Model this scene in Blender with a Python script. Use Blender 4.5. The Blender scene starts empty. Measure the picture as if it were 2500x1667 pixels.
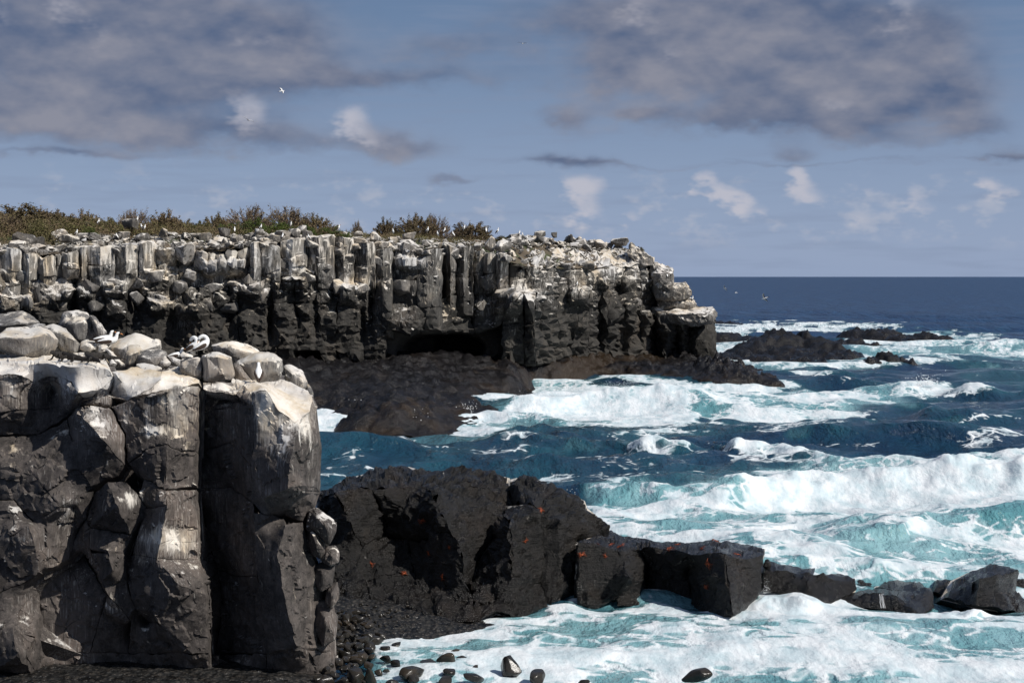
import bpy, bmesh, math, random
import numpy as np
from mathutils import Vector, Matrix, Euler
from mathutils.geometry import delaunay_2d_cdt

rng = random.Random(7)
nrs = np.random.RandomState(11)
SC = bpy.context.scene
COL = SC.collection

# ------------------------------------------------------------------ camera, sky, sun, exposure
CAM_H = 11.5
FPX = 4000.0                       # focal length in photograph pixels (2500 wide)
PITCH = math.atan((833.5 - 675.0) / FPX)
cam_d = bpy.data.cameras.new('camera')
cam_d.sensor_width = 36.0
cam_d.lens = 36.0 * FPX / 2500.0
cam_d.clip_start = 0.5
cam_d.clip_end = 80000.0
cam = bpy.data.objects.new('camera', cam_d)
COL.objects.link(cam)
cam.location = (0, 0, CAM_H)
cam.rotation_euler = (math.pi / 2 - PITCH, 0, 0)
SC.camera = cam

SUN = Vector((0.62, -0.40, 0.68)).normalized()      # direction towards the sun
sun_d = bpy.data.lights.new('sun', 'SUN')
sun_d.energy = 4.8
sun_d.angle = math.radians(0.5)
sun_d.color = (1.0, 0.955, 0.89)
sun = bpy.data.objects.new('sun', sun_d)
COL.objects.link(sun)
sun.rotation_euler = SUN.to_track_quat('Z', 'Y').to_euler()
sun.location = (30, -20, 60)

SC.view_settings.view_transform = 'Standard'
SC.view_settings.look = 'None'
SC.view_settings.exposure = 0.0
SC.view_settings.gamma = 1.0
SC.view_settings.use_curve_mapping = False
SC.cycles.use_denoising = True
SC.cycles.use_adaptive_sampling = True
SC.cycles.adaptive_threshold = 0.02
SC.cycles.max_bounces = 5
SC.cycles.diffuse_bounces = 2
SC.cycles.glossy_bounces = 2
SC.cycles.transparent_max_bounces = 4


class S:
    """a node socket with arithmetic"""
    def __init__(self, nt, sock):
        self.nt, self.s = nt, sock
    def _m(self, op, *others, clamp=False):
        n = self.nt.nodes.new('ShaderNodeMath')
        n.operation = op
        n.use_clamp = clamp
        for i, o in enumerate((self,) + others):
            if isinstance(o, S):
                self.nt.links.new(o.s, n.inputs[i])
            else:
                n.inputs[i].default_value = float(o)
        return S(self.nt, n.outputs[0])
    def __add__(self, o): return self._m('ADD', o)
    __radd__ = __add__
    def __sub__(self, o): return self._m('SUBTRACT', o)
    def __rsub__(self, o): return (self * -1.0) + o
    def __mul__(self, o): return self._m('MULTIPLY', o)
    __rmul__ = __mul__
    def __truediv__(self, o): return self._m('DIVIDE', o)
    def max(self, o): return self._m('MAXIMUM', o)
    def min(self, o): return self._m('MINIMUM', o)
    def pow(self, o): return self._m('POWER', o)
    def abs(self): return self._m('ABSOLUTE')
    def clamp(self): return self._m('ADD', 0.0, clamp=True)
    def fn(self, op, *o): return self._m(op, *o)
    def sstep(self, a, b, lo=0.0, hi=1.0):
        n = self.nt.nodes.new('ShaderNodeMapRange')
        n.interpolation_type = 'SMOOTHSTEP'
        self.nt.links.new(self.s, n.inputs[0])
        for k, x in zip((1, 2, 3, 4), (a, b, lo, hi)):
            n.inputs[k].default_value = x
        return S(self.nt, n.outputs[0])


class G:
    """small shader graph helper"""
    def __init__(self, nt):
        self.nt = nt
    def n(self, t, **kw):
        nd = self.nt.nodes.new(t)
        for k, x in kw.items():
            setattr(nd, k, x)
        return nd
    def link(self, a, b):
        self.nt.links.new(a.s if isinstance(a, S) else a, b)
    def w(self, sock): return S(self.nt, sock)
    def val(self, x):
        v = self.n('ShaderNodeValue'); v.outputs[0].default_value = x
        return self.w(v.outputs[0])
    def xyz(self, x, y, z):
        c = self.n('ShaderNodeCombineXYZ')
        for i, o in enumerate((x, y, z)):
            if isinstance(o, S): self.link(o, c.inputs[i])
            else: c.inputs[i].default_value = o
        return c.outputs[0]
    def scale(self, vec, s):
        m = self.n('ShaderNodeVectorMath', operation='MULTIPLY')
        self.link(vec, m.inputs[0]); m.inputs[1].default_value = s
        return m.outputs[0]
    def vadd(self, a, b):
        m = self.n('ShaderNodeVectorMath', operation='ADD')
        self.link(a, m.inputs[0])
        if isinstance(b, tuple): m.inputs[1].default_value = b
        else: self.link(b, m.inputs[1])
        return m.outputs[0]
    def noise(self, vec, sc, det=4.0, rough=0.55, dist=0.0, out=0):
        nd = self.n('ShaderNodeTexNoise')
        self.link(vec, nd.inputs['Vector'])
        nd.inputs['Scale'].default_value = sc
        nd.inputs['Detail'].default_value = det
        nd.inputs['Roughness'].default_value = rough
        nd.inputs['Distortion'].default_value = dist
        return self.w(nd.outputs[out])
    def voro(self, vec, sc, feature='DISTANCE_TO_EDGE', rnd=1.0):
        nd = self.n('ShaderNodeTexVoronoi', feature=feature)
        self.link(vec, nd.inputs['Vector'])
        nd.inputs['Scale'].default_value = sc
        nd.inputs['Randomness'].default_value = rnd
        return self.w(nd.outputs[0])
    def mix(self, f, a, b):
        m = self.n('ShaderNodeMix', data_type='RGBA')
        if isinstance(f, S): self.link(f, m.inputs[0])
        else: m.inputs[0].default_value = f
        for i, c in ((6, a), (7, b)):
            if isinstance(c, tuple): m.inputs[i].default_value = c + (1.0,) if len(c) == 3 else c
            else: self.link(c, m.inputs[i])
        return m.outputs[2]
    def mul(self, c, s):
        m = self.n('ShaderNodeMix', data_type='RGBA', blend_type='MULTIPLY')
        m.inputs[0].default_value = 1.0
        self.link(c, m.inputs[6])
        if isinstance(s, tuple): m.inputs[7].default_value = s + (1.0,)
        else: self.link(s, m.inputs[7])
        return m.outputs[2]


def build_world():
    w = bpy.data.worlds.new('World')
    SC.world = w
    w.use_nodes = True
    w.cycles.sampling_method = 'MANUAL'
    w.cycles.sample_map_resolution = 256
    nt = w.node_tree
    nt.nodes.clear()
    g = G(nt)
    out = g.n('ShaderNodeOutputWorld')
    bg = g.n('ShaderNodeBackground')
    g.link(bg.outputs[0], out.inputs[0])
    STR = 0.05
    bg.inputs[1].default_value = STR
    sky = g.n('ShaderNodeTexSky', sky_type='NISHITA')
    sky.sun_disc = False
    sky.sun_elevation = math.asin(SUN.z)
    sky.sun_rotation = math.atan2(SUN.x, SUN.y)
    sky.altitude = 0
    sky.air_density = 1.0
    sky.dust_density = 0.6
    sky.ozone_density = 2.0
    tc = g.n('ShaderNodeTexCoord')
    d = tc.outputs['Generated']
    sp = g.n('ShaderNodeSeparateXYZ')
    g.link(d, sp.inputs[0])
    x, y, z = (g.w(sp.outputs[i]) for i in range(3))
    az = x.fn('ARCTAN2', y)
    el = z.fn('ARCSINE')
    dz = g.scale(d, (1, 1, 1.9))
    n1 = g.noise(dz, 14, 3, 0.55)
    n2 = g.noise(g.vadd(dz, (3.1, 1.7, 0.4)), 15, 3, 0.55)
    n3 = g.noise(g.vadd(dz, (7.1, 4.7, 2.4)), 38, 3, 0.62)
    n4 = g.noise(g.scale(d, (1, 1, 3.4)), 5.0, 1, 0.5)
    n5 = g.noise(g.vadd(dz, (1.3, 9.7, 5.4)), 90, 2, 0.6)
    aw = az + (n1 - 0.5) * 0.060 + (n3 - 0.5) * 0.022
    ew = el + (n2 - 0.5) * 0.034 + (n3 - 0.5) * 0.014
    aw2 = az + (n1 - 0.5) * 0.020 + (n3 - 0.5) * 0.022 + (n5 - 0.5) * 0.006
    ew2 = el + (n2 - 0.5) * 0.016 + (n3 - 0.5) * 0.014 + (n5 - 0.5) * 0.005
    def blobs(lst, a, e):
        vec = g.xyz(a, e, 0.0)
        tot = g.val(0.0)
        for (u, v, ru, rv, amp) in lst:
            a0, e0 = math.atan((u - 1250) / FPX), math.atan((675 - v) / FPX)
            m = g.n('ShaderNodeVectorMath', operation='MULTIPLY_ADD')
            g.link(vec, m.inputs[0])
            m.inputs[1].default_value = (FPX / ru, FPX / rv, 0)
            m.inputs[2].default_value = (-a0 * FPX / ru, -e0 * FPX / rv, 0)
            q = g.n('ShaderNodeVectorMath', operation='DOT_PRODUCT')
            g.link(m.outputs[0], q.inputs[0]); g.link(m.outputs[0], q.inputs[1])
            p = g.n('ShaderNodeMath', operation='POWER')
            p.inputs[0].default_value = math.exp(-1); g.link(q.outputs['Value'], p.inputs[1])
            tot = g.w(p.outputs[0])._m('MULTIPLY_ADD', amp, tot)
        return tot
    dark = [(350, 60, 480, 100, .45), (60, 300, 260, 60, .5), (1120, 130, 170, 34, .4), (1500, 190, 160, 60, .45), (2240, 120, 160, 120, .5), (720, 190, 200, 70, .5), (150, 150, 330, 150, .9), (520, 95, 260, 110, .9), (320, 250, 300, 55, .6), (950, 200, 360, 30, .55),
            (620, 340, 330, 42, .75), (980, 345, 120, 36, .6), (130, 384, 260, 11, .5),
            (1650, 80, 300, 120, .9), (1960, 140, 300, 140, 1.0), (2060, 270, 240, 50, .8), (1850, 300, 230, 30, .6),
            (2330, 270, 110, 90, .5), (2380, 330, 80, 30, .4), (1385, 285, 85, 38, .75), (1580, 272, 75, 22, .6), (1395, 405, 115, 26, .75),
            (1910, 375, 55, 24, .6), (2450, 400, 110, 28, .65), (1090, 436, 60, 16, .65), (2140, 350, 120, 26, .5),
            (1320, 60, 260, 50, .35), (1900, 404, 700, 7, .35)]
    bright = [(606, 285, 62, 62, .8), (850, 290, 55, 34, .75), (900, 335, 60, 30, .6), (175, 40, 55, 60, .6), (250, 110, 40, 40, .5),
              (10, 70, 30, 60, .5), (1420, 470, 66, 36, 1.0), (1432, 525, 46, 24, .7), (1705, 440, 34, 26, .8), (1765, 470, 50, 24, .9),
              (1808, 505, 34, 28, .8), (1935, 436, 36, 34, 1.0), (1965, 490, 60, 34, .7), (1545, 520, 34, 24, .55), (1858, 520, 18, 16, .5),
              (2120, 478, 26, 18, .5), (2235, 480, 40, 34, .6), (2265, 520, 34, 22, .5), (2415, 462, 30, 20, .75), (2470, 480, 34, 20, .5),
              (1570, 35, 70, 55, .55), (2190, 45, 60, 80, .6), (2110, 540, 40, 24, .5), (1640, 130, 60, 40, .4), (2060, 250, 90, 30, .4), (660, 110, 130, 40, .35)]
    D = blobs(dark, aw, ew)
    Bt = blobs(bright, aw2, ew2)
    # the same broken cloud goes on all round the sky outside the frame
    far = (az.abs() - 0.42).sstep(0.0, 0.25) .max((el - 0.24).sstep(0.0, 0.15))
    generic = (n4 - 0.46).sstep(-0.02, 0.14) * far
    dn = (D + (n1 - 0.5) * 0.55 + (n3 - 0.5) * 0.35)
    df = (dn.sstep(0.08, 0.92) + generic).clamp()
    bn = (Bt + (n3 - 0.5) * 0.75 + (n5 - 0.5) * 0.45)
    bf = bn.sstep(0.26, 0.92)
    belt = el.sstep(0.012, 0.03) * el.sstep(0.045, 0.075, 1.0, 0.0)
    puff = ((n3 - .5) * 1.3 + (n1 - .5) * .9 + (n5 - .5) * .4).sstep(0.02, 0.34) * belt
    k = 1.0 / STR
    def c(r, gg, b): return (r * k, gg * k, b * k)
    # thin veil that greys and deepens the blue, as the photograph's sky
    e01 = el.sstep(-0.01, 0.19)
    veil = g.mix(e01, c(.315, .405, .605), c(.135, .215, .370))
    base = g.mix(0.80, sky.outputs[0], veil)
    wisps = g.noise(g.scale(d, (1, 1, 9)), 16, 2, 0.6)
    base = g.mix((wisps - 0.5).sstep(-0.05, 0.22) * 0.30, base, c(.22, .275, .40))
    nl = g.noise(g.vadd(dz, (0, 0, .022)), 14, 3, 0.55)
    nl3 = g.noise(g.vadd(dz, (7.1, 4.7, 2.41)), 38, 3, 0.62)
    tex = (n1 - nl) * 1.7 + (n3 - nl3) * .8 + (n2 - .5) * 1.8 + (n5 - .5) * .25 + 0.48  # noise texture plus lighter tops: light from above put into the cloud colour
    cl = g.mix(tex.clamp(), c(.088, .125, .220), c(.262, .266, .322))
    r1 = g.mix(df * 0.90, base, cl)
    r1 = g.mix(puff * .42, r1, c(.50, .51, .575))
    r2 = g.mix(bf * (0.72 - df * 0.25), r1, c(.56, .545, .60))
    g.link(r2, bg.inputs[0])


build_world()

# ------------------------------------------------------------------ helpers
CP, SP_ = math.cos(PITCH), math.sin(PITCH)


def P(u, v, Y):
    """photograph pixel at forward distance Y (metres) -> world point"""
    dx = (u - 1250.0)
    a = 833.5 - v
    dy = CP * FPX + SP_ * a
    dz = -SP_ * FPX + CP * a
    return (dx * Y / dy, Y + 0 * dx, CAM_H + dz * Y / dy)


def PV(u, v, Y): return Vector(P(u, v, Y))


def sea_xy(u, v, z=0.0):
    a = 833.5 - v
    dy = CP * FPX + SP_ * a
    dz = -SP_ * FPX + CP * a
    t = (z - CAM_H) / dz
    return ((u - 1250.0) * t, dy * t)


def to_px(X, Y, Z=0.0):
    """world -> photograph pixel (numpy)"""
    dz = Z - CAM_H
    f = Y * CP - dz * SP_
    up = Y * SP_ + dz * CP
    return 1250.0 + FPX * X / f, 833.5 - FPX * up / f


_perm = np.concatenate([np.random.RandomState(5).permutation(256)] * 3).astype(np.int32)
_grad = np.array([(1, 1, 0), (-1, 1, 0), (1, -1, 0), (-1, -1, 0), (1, 0, 1), (-1, 0, 1), (1, 0, -1), (-1, 0, -1),
                  (0, 1, 1), (0, -1, 1), (0, 1, -1), (0, -1, -1), (1, 1, 0), (-1, 1, 0), (0, -1, 1), (0, -1, -1)], np.float32)


def pn(x, y, z=0.0):
    x = np.asarray(x, np.float32); y = np.asarray(y, np.float32)
    z = np.zeros_like(x) + np.float32(z) if np.isscalar(z) else np.asarray(z, np.float32)
    xi, yi, zi = np.floor(x), np.floor(y), np.floor(z)
    fx, fy, fz = x - xi, y - yi, z - zi
    xi = xi.astype(np.int32) & 255; yi = yi.astype(np.int32) & 255; zi = zi.astype(np.int32) & 255
    ux = fx * fx * fx * (fx * (fx * 6 - 15) + 10)
    uy = fy * fy * fy * (fy * (fy * 6 - 15) + 10)
    uz = fz * fz * fz * (fz * (fz * 6 - 15) + 10)
    r = 0
    for dx in (0, 1):
        wx = ux if dx else 1 - ux
        for dy in (0, 1):
            wy = uy if dy else 1 - uy
            for dz in (0, 1):
                wz = uz if dz else 1 - uz
                h = _perm[_perm[_perm[xi + dx] + yi + dy] + zi + dz] & 15
                gq = _grad[h]
                r = r + wx * wy * wz * (gq[..., 0] * (fx - dx) + gq[..., 1] * (fy - dy) + gq[..., 2] * (fz - dz))
    return r


_g2 = np.array([(math.cos(a), math.sin(a)) for a in np.linspace(0, 2 * math.pi, 33)[:32]], np.float32)
_g2x, _g2y = _g2[:, 0].copy(), _g2[:, 1].copy()


def pn2(x, y, z=0.0):
    """2-D gradient noise; z only picks another pattern"""
    x = np.asarray(x + 13.7 * z, np.float32); y = np.asarray(y + 7.9 * z, np.float32)
    xf, yf = np.floor(x), np.floor(y)
    fx, fy = x - xf, y - yf
    xi = xf.astype(np.int32) & 255; yi = yf.astype(np.int32) & 255
    ux = fx * fx * (3 - 2 * fx); uy = fy * fy * (3 - 2 * fy)
    A0, A1 = _perm[xi], _perm[xi + 1]
    h = _perm[A0 + yi] & 31; n00 = _g2x[h] * fx + _g2y[h] * fy
    h = _perm[A1 + yi] & 31; n10 = _g2x[h] * (fx - 1) + _g2y[h] * fy
    h = _perm[A0 + yi + 1] & 31; n01 = _g2x[h] * fx + _g2y[h] * (fy - 1)
    h = _perm[A1 + yi + 1] & 31; n11 = _g2x[h] * (fx - 1) + _g2y[h] * (fy - 1)
    a = n00 + ux * (n10 - n00); b = n01 + ux * (n11 - n01)
    return 1.3 * (a + uy * (b - a))


def fbm2(x, y, z=0.0, oct=4, gain=0.5):
    r, a = 0, 1.0
    for i in range(oct):
        r = r + a * pn2(x, y, z + 1.7 * i)
        x, y = x * 2.03, y * 2.03
        a *= gain
    return r


def ridged2(x, y, z=0.0, oct=3, gain=0.5):
    r, a = 0, 1.0
    for i in range(oct):
        r = r + a * (1 - 2 * np.abs(pn2(x, y, z + 2.3 * i)))
        x, y = x * 2.07, y * 2.07
        a *= gain
    return r


def fbm(x, y, z=0.0, oct=4, gain=0.5, lac=2.03):
    r, a = 0, 1.0
    for i in range(oct):
        r = r + a * pn(x + 17.3 * i, y + 5.1 * i, z + 3.7 * i)
        x, y, z = x * lac, y * lac, z * lac
        a *= gain
    return r


def ridged(x, y, z=0.0, oct=3, gain=0.5):
    r, a = 0, 1.0
    for i in range(oct):
        r = r + a * (1 - 2 * np.abs(pn(x + 7.3 * i, y + 9.1 * i, z + 1.7 * i)))
        x, y, z = x * 2.07, y * 2.07, z * 2.07
        a *= gain
    return r


def sstep(x, a, b):
    t = np.clip((x - a) / (b - a), 0, 1)
    return t * t * (3 - 2 * t)


def add_obj(name, me, parent=None, mat=None, color=None):
    o = bpy.data.objects.new(name, me)
    COL.objects.link(o)
    if parent is not None: o.parent = parent
    if mat is not None and len(me.materials) == 0: me.materials.append(mat)
    if color is not None: o.color = color
    return o


def mesh_np(name, verts, faces, smooth=True, mat=None, attrs=None):
    """verts (n,3) array; faces (m,3|4) int array or list of lists"""
    me = bpy.data.meshes.new(name)
    verts = np.asarray(verts, np.float32)
    if isinstance(faces, np.ndarray):
        m, k = faces.shape
        me.vertices.add(len(verts)); me.vertices.foreach_set('co', verts.ravel())
        me.loops.add(m * k); me.loops.foreach_set('vertex_index', faces.astype(np.int32).ravel())
        me.polygons.add(m); me.polygons.foreach_set('loop_start', np.arange(0, m * k, k, dtype=np.int32))
        me.update(calc_edges=True)
    else:
        me.from_pydata(verts.tolist(), [], faces)
        me.update()
    if smooth:
        me.polygons.foreach_set('use_smooth', np.ones(len(me.polygons), bool))
    if attrs:
        for k, a in attrs.items():
            at = me.attributes.new(k, 'FLOAT', 'POINT')
            at.data.foreach_set('value', np.asarray(a, np.float32))
    if mat: me.materials.append(mat)
    return me


def tag(o, label=None, cat=None, group=None, kind=None):
    if label: o['label'] = label
    if cat: o['category'] = cat
    if group: o['group'] = group
    if kind: o['kind'] = kind
    return o


def empty(name, loc=(0, 0, 0), rot=(0, 0, 0), sc=1.0):
    o = bpy.data.objects.new(name, None)
    COL.objects.link(o)
    o.location = loc; o.rotation_euler = rot; o.scale = (sc, sc, sc)
    o.empty_display_size = 0.1
    return o


def copy_tree(o, parent=None):
    c = o.copy(); COL.objects.link(c); c.parent = parent
    for ch in list(o.children): copy_tree(ch, c)
    return c


# ------------------------------------------------------------------ materials
def new_mat(name):
    m = bpy.data.materials.new(name)
    m.use_nodes = True
    nt = m.node_tree
    nt.nodes.clear()
    g = G(nt)
    out = g.n('ShaderNodeOutputMaterial')
    bs = g.n('ShaderNodeBsdfPrincipled')
    g.link(bs.outputs[0], out.inputs[0])
    return m, g, bs


def setc(sock, g, c):
    if isinstance(c, tuple): sock.default_value = c + (1.0,)
    else: g.link(c, sock)


def plain_mat(name, col, rough=0.7, var=0.25, scale=12.0, spec=0.3):
    m, g, bs = new_mat(name)
    tc = g.n('ShaderNodeTexCoord')
    n = g.noise(tc.outputs['Object'], scale, 3)
    c2 = tuple(x * (1 - var) for x in col)
    c1 = tuple(min(1, x * (1 + var)) for x in col)
    g.link(g.mix(n.sstep(0.3, 0.7), c2, c1), bs.inputs['Base Color'])
    bs.inputs['Roughness'].default_value = rough
    bs.inputs['Specular IOR Level'].default_value = spec
    return m


def rock_mat(name, dark, light, brown, fine, guano_col=(.76, .72, .65), wet=0.0, lam=0.0, rough=0.85, streak=(3.2, 3.2, .38), white=True,
             bump=0.06, algae=None, crack=0.5, VEIL=0.32):
    """basalt: dark ground, brown tints, cracks; guano where the mesh attribute, the object's red colour and up-facing surfaces say.
    fine = noise cycles per metre"""
    m, g, bs = new_mat(name)
    geo = g.n('ShaderNodeNewGeometry')
    pos = geo.outputs['Position']
    oi = g.n('ShaderNodeObjectInfo')
    sepc = g.n('ShaderNodeSeparateColor')
    g.link(oi.outputs['Color'], sepc.inputs[0])
    R, Gc, Bc = (g.w(sepc.outputs[i]) for i in range(3))
    rnd = g.w(oi.outputs['Random'])
    sn = g.n('ShaderNodeSeparateXYZ'); g.link(geo.outputs['Normal'], sn.inputs[0])
    nz = g.w(sn.outputs[2])
    n1 = g.noise(pos, fine * 0.22, 4, 0.6)
    n2 = g.noise(pos, fine * 1.6, 5, 0.65)
    n3 = g.noise(pos, fine * 7.0, 4, 0.7)
    cr = g.voro(g.vadd(g.scale(pos, (1, 1, .8)), g.scale(g.noise(pos, fine * .5, 3, out=1).s, (.45 / fine,) * 3)), fine * 0.34)
    c = g.mix((n1 * 0.6 + n2 * 0.5).sstep(0.38, 0.72), dark, light)
    c = g.mix((n1 - 0.5).sstep(0.0, 0.22) * 0.7, c, brown)
    c = g.mix(n3.sstep(0.42, 0.68) * 0.55, c, light)
    stain = g.noise(g.scale(pos, (1.6, 1.6, .22)), fine * 0.7, 3, 0.6)
    c = g.mix(stain.sstep(0.5, 0.72) * 0.55, c, tuple(x * 0.5 for x in dark))
    if algae:
        na = g.noise(g.vadd(pos, (31, 7, 3)), fine * 0.35, 4, 0.6)
        att2 = g.n('ShaderNodeAttribute', attribute_name='algae')
        c = g.mix((na + g.w(att2.outputs['Fac']) - 0.55).sstep(0.05, 0.4) * 0.75, c, algae)
    crack_line = cr.sstep(0.0, 0.016, 1.0, 0.0) * (n1.sstep(0.48, 0.62)) * crack
    c = g.mix(crack_line, c, tuple(x * 0.3 for x in dark))
    h = n2 * 0.7 + n3 * 0.45 - crack_line * 0.5
    if lam:
        sz = g.n('ShaderNodeSeparateXYZ'); g.link(pos, sz.inputs[0])
        lm = g.noise(g.scale(pos, (0.35, 0.35, 3.4)), fine * 1.2, 4, 0.65)
        h = h + lm * lam
        c = g.mix(lm.sstep(0.52, 0.7) * 0.5, c, tuple(x * 0.35 for x in dark))
    if white:
        att = g.n('ShaderNodeAttribute', attribute_name='guano')
        A = g.w(att.outputs['Fac'])
        st = g.noise(g.scale(pos, streak), fine * 0.8, 4, 0.6)
        st2 = g.noise(pos, fine * 0.9, 5, 0.62)
        up = nz.sstep(0.15, 0.75)
        s = g.w(g.mix(up, st.s, st2.s))
        cover = A + R * (up * 0.90 + 0.24)
        f = (cover + (s - 0.5) * 2.9 + (st2 - 0.5) * 0.7).sstep(0.40, 0.86)
        fine_st = g.noise(g.scale(pos, (5.5, 5.5, .30)), fine * 1.5, 3, 0.6)
        veil = (fine_st + (n1 - .5) * .8 + (A + R * .5) * .45).sstep(.58, .85) * VEIL
        f = f.max(veil)
        tone = g.noise(g.scale(pos, (1, 1, .5)), fine * 0.5, 4, 0.6)
        gc = g.mix(tone.sstep(0.4, 0.68), guano_col, tuple(x * y for x, y in zip(guano_col, (.72, .62, .48))))
        gc = g.mix(n3.sstep(0.3, 0.7) * 0.3, gc, tuple(x * 0.55 for x in guano_col))
        gc = g.mix((g.noise(pos, fine * 0.16, 2, .5)).sstep(0.45, 0.6) * 0.5, gc, (.50, .51, .53))
        c = g.mix(f * 0.93, c, gc)
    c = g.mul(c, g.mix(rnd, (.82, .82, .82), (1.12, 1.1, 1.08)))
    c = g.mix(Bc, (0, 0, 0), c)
    g.link(c, bs.inputs['Base Color'])
    ro = (n2 * 0.3 + (rough - 0.15))
    if wet:
        ro = ro - (n1.sstep(0.35, 0.6)) * wet
    if wet:
        zz = g.n('ShaderNodeSeparateXYZ'); g.link(pos, zz.inputs[0])
        ro = ro - g.w(zz.outputs[2]).sstep(.3, 1.3, .3, 0.0)
    if wet: ro = ro - nz.sstep(.5, .95) * .28 - n3.sstep(.52, .68) * wet
    g.link((ro - Gc * 0.5).max(.24), bs.inputs['Roughness'])
    bs.inputs['Specular IOR Level'].default_value = 0.3 + .08 * (wet >= .3)
    bp = g.n('ShaderNodeBump')
    bp.inputs['Distance'].default_value = bump
    bp.inputs['Strength'].default_value = 0.9
    g.link(h, bp.inputs['Height'])
    g.link(bp.outputs[0], bs.inputs['Normal'])
    return m


M = {}
M['cliff'] = rock_mat('cliff_basalt', (.028, .025, .0235), (.125, .108, .098), (.120, .088, .070), 2.6, bump=0.03, crack=.75, VEIL=.45)
M['far'] = rock_mat('far_cliff_basalt', (.017, .0165, .0155), (.062, .057, .050), (.066, .050, .036), 1.1, lam=0.5, bump=0.12)
M['fartop'] = rock_mat('far_column_basalt', (.022, .0215, .0205), (.075, .070, .063), (.080, .062, .046), 1.3, bump=0.08)
M['boulder'] = rock_mat('boulder_basalt', (.060, .058, .057), (.20, .195, .19), (.18, .14, .115), 3.0, bump=0.025, crack=0.25)
M['farboulder'] = rock_mat('far_boulder_basalt', (.055, .053, .050), (.15, .14, .13), (.15, .12, .09), 1.4, bump=0.06, crack=0.2)
M['black'] = rock_mat('wet_black_lava', (.0050, .0046, .0043), (.0175, .0153, .0135), (.024, .0172, .012), 2.6, wet=0.30, white=True, lam=.7, bump=0.17, algae=(.030, .020, .010), crack=0.25, VEIL=0.0)
M['reef'] = rock_mat('reef_lava', (.005, .005, .0062), (.018, .0165, .0175), (.022, .0165, .013), 1.3, wet=0.24, white=False, bump=0.24, algae=(.038, .024, .012), crack=0.3)
M['pebble'] = rock_mat('wet_cobble', (.012, .0115, .0105), (.036, .032, .027), (.055, .040, .025), 3.0, wet=0.29, white=False, bump=0.012, rough=0.55, crack=0.0)


def shingle_mat():
    m, g, bs = new_mat('shingle')
    geo = g.n('ShaderNodeNewGeometry'); pos = geo.outputs['Position']
    v = g.voro(pos, 5.5, 'F1'); v2 = g.voro(pos, 11.0, 'F1')
    n = g.noise(pos, 3.0, 3)
    c = g.mix(g.noise(pos, 9.0, 3).sstep(.35, .65), (.010, .0095, .009), (.040, .034, .028))
    c = g.mix(v.sstep(.3, .6), c, (.004, .004, .004))
    g.link(c, bs.inputs['Base Color'])
    g.link(n.sstep(.3, .7, .35, .8), bs.inputs['Roughness'])
    b = g.n('ShaderNodeBump'); b.inputs['Distance'].default_value = .10
    g.link(v * -1.0 - v2 * .5, b.inputs['Height']); g.link(b.outputs[0], bs.inputs['Normal'])
    return m
M['shingle'] = shingle_mat()

# ------------------------------------------------------------------ the sea
def poly_sd(px, py, poly):
    """signed distance (positive inside) to a polygon, numpy"""
    d = np.full(px.shape, 1e18); inside = np.zeros(px.shape, bool)
    n = len(poly)
    for i in range(n):
        (x0, y0), (x1, y1) = poly[i], poly[(i + 1) % n]
        ex, ey = x1 - x0, y1 - y0
        t = np.clip(((px - x0) * ex + (py - y0) * ey) / (ex * ex + ey * ey + 1e-12), 0, 1)
        d = np.minimum(d, (px - x0 - t * ex) ** 2 + (py - y0 - t * ey) ** 2)
        c = ((y0 > py) != (y1 > py)) & (px < (x1 - x0) * (py - y0) / (y1 - y0 + 1e-12) + x0)
        inside ^= c
    d = np.sqrt(d)
    return np.where(inside, d, -d)


def line_d(px, py, pts):
    """distance to a polyline, side (positive = below in the picture), and parameter"""
    best = np.full(px.shape, 1e9); side = np.zeros(px.shape); par = np.zeros(px.shape)
    n = len(pts) - 1
    for i in range(n):
        (x0, y0), (x1, y1) = pts[i], pts[i + 1]
        ex, ey = x1 - x0, y1 - y0
        L2 = ex * ex + ey * ey
        t = np.clip(((px - x0) * ex + (py - y0) * ey) / L2, 0, 1)
        dd = np.hypot(px - x0 - t * ex, py - y0 - t * ey)
        s = np.sign(ex * (py - y0) - ey * (px - x0))
        k = dd < best
        best = np.where(k, dd, best); side = np.where(k, s, side); par = np.where(k, (i + t) / n, par)
    return best, side, par


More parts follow.
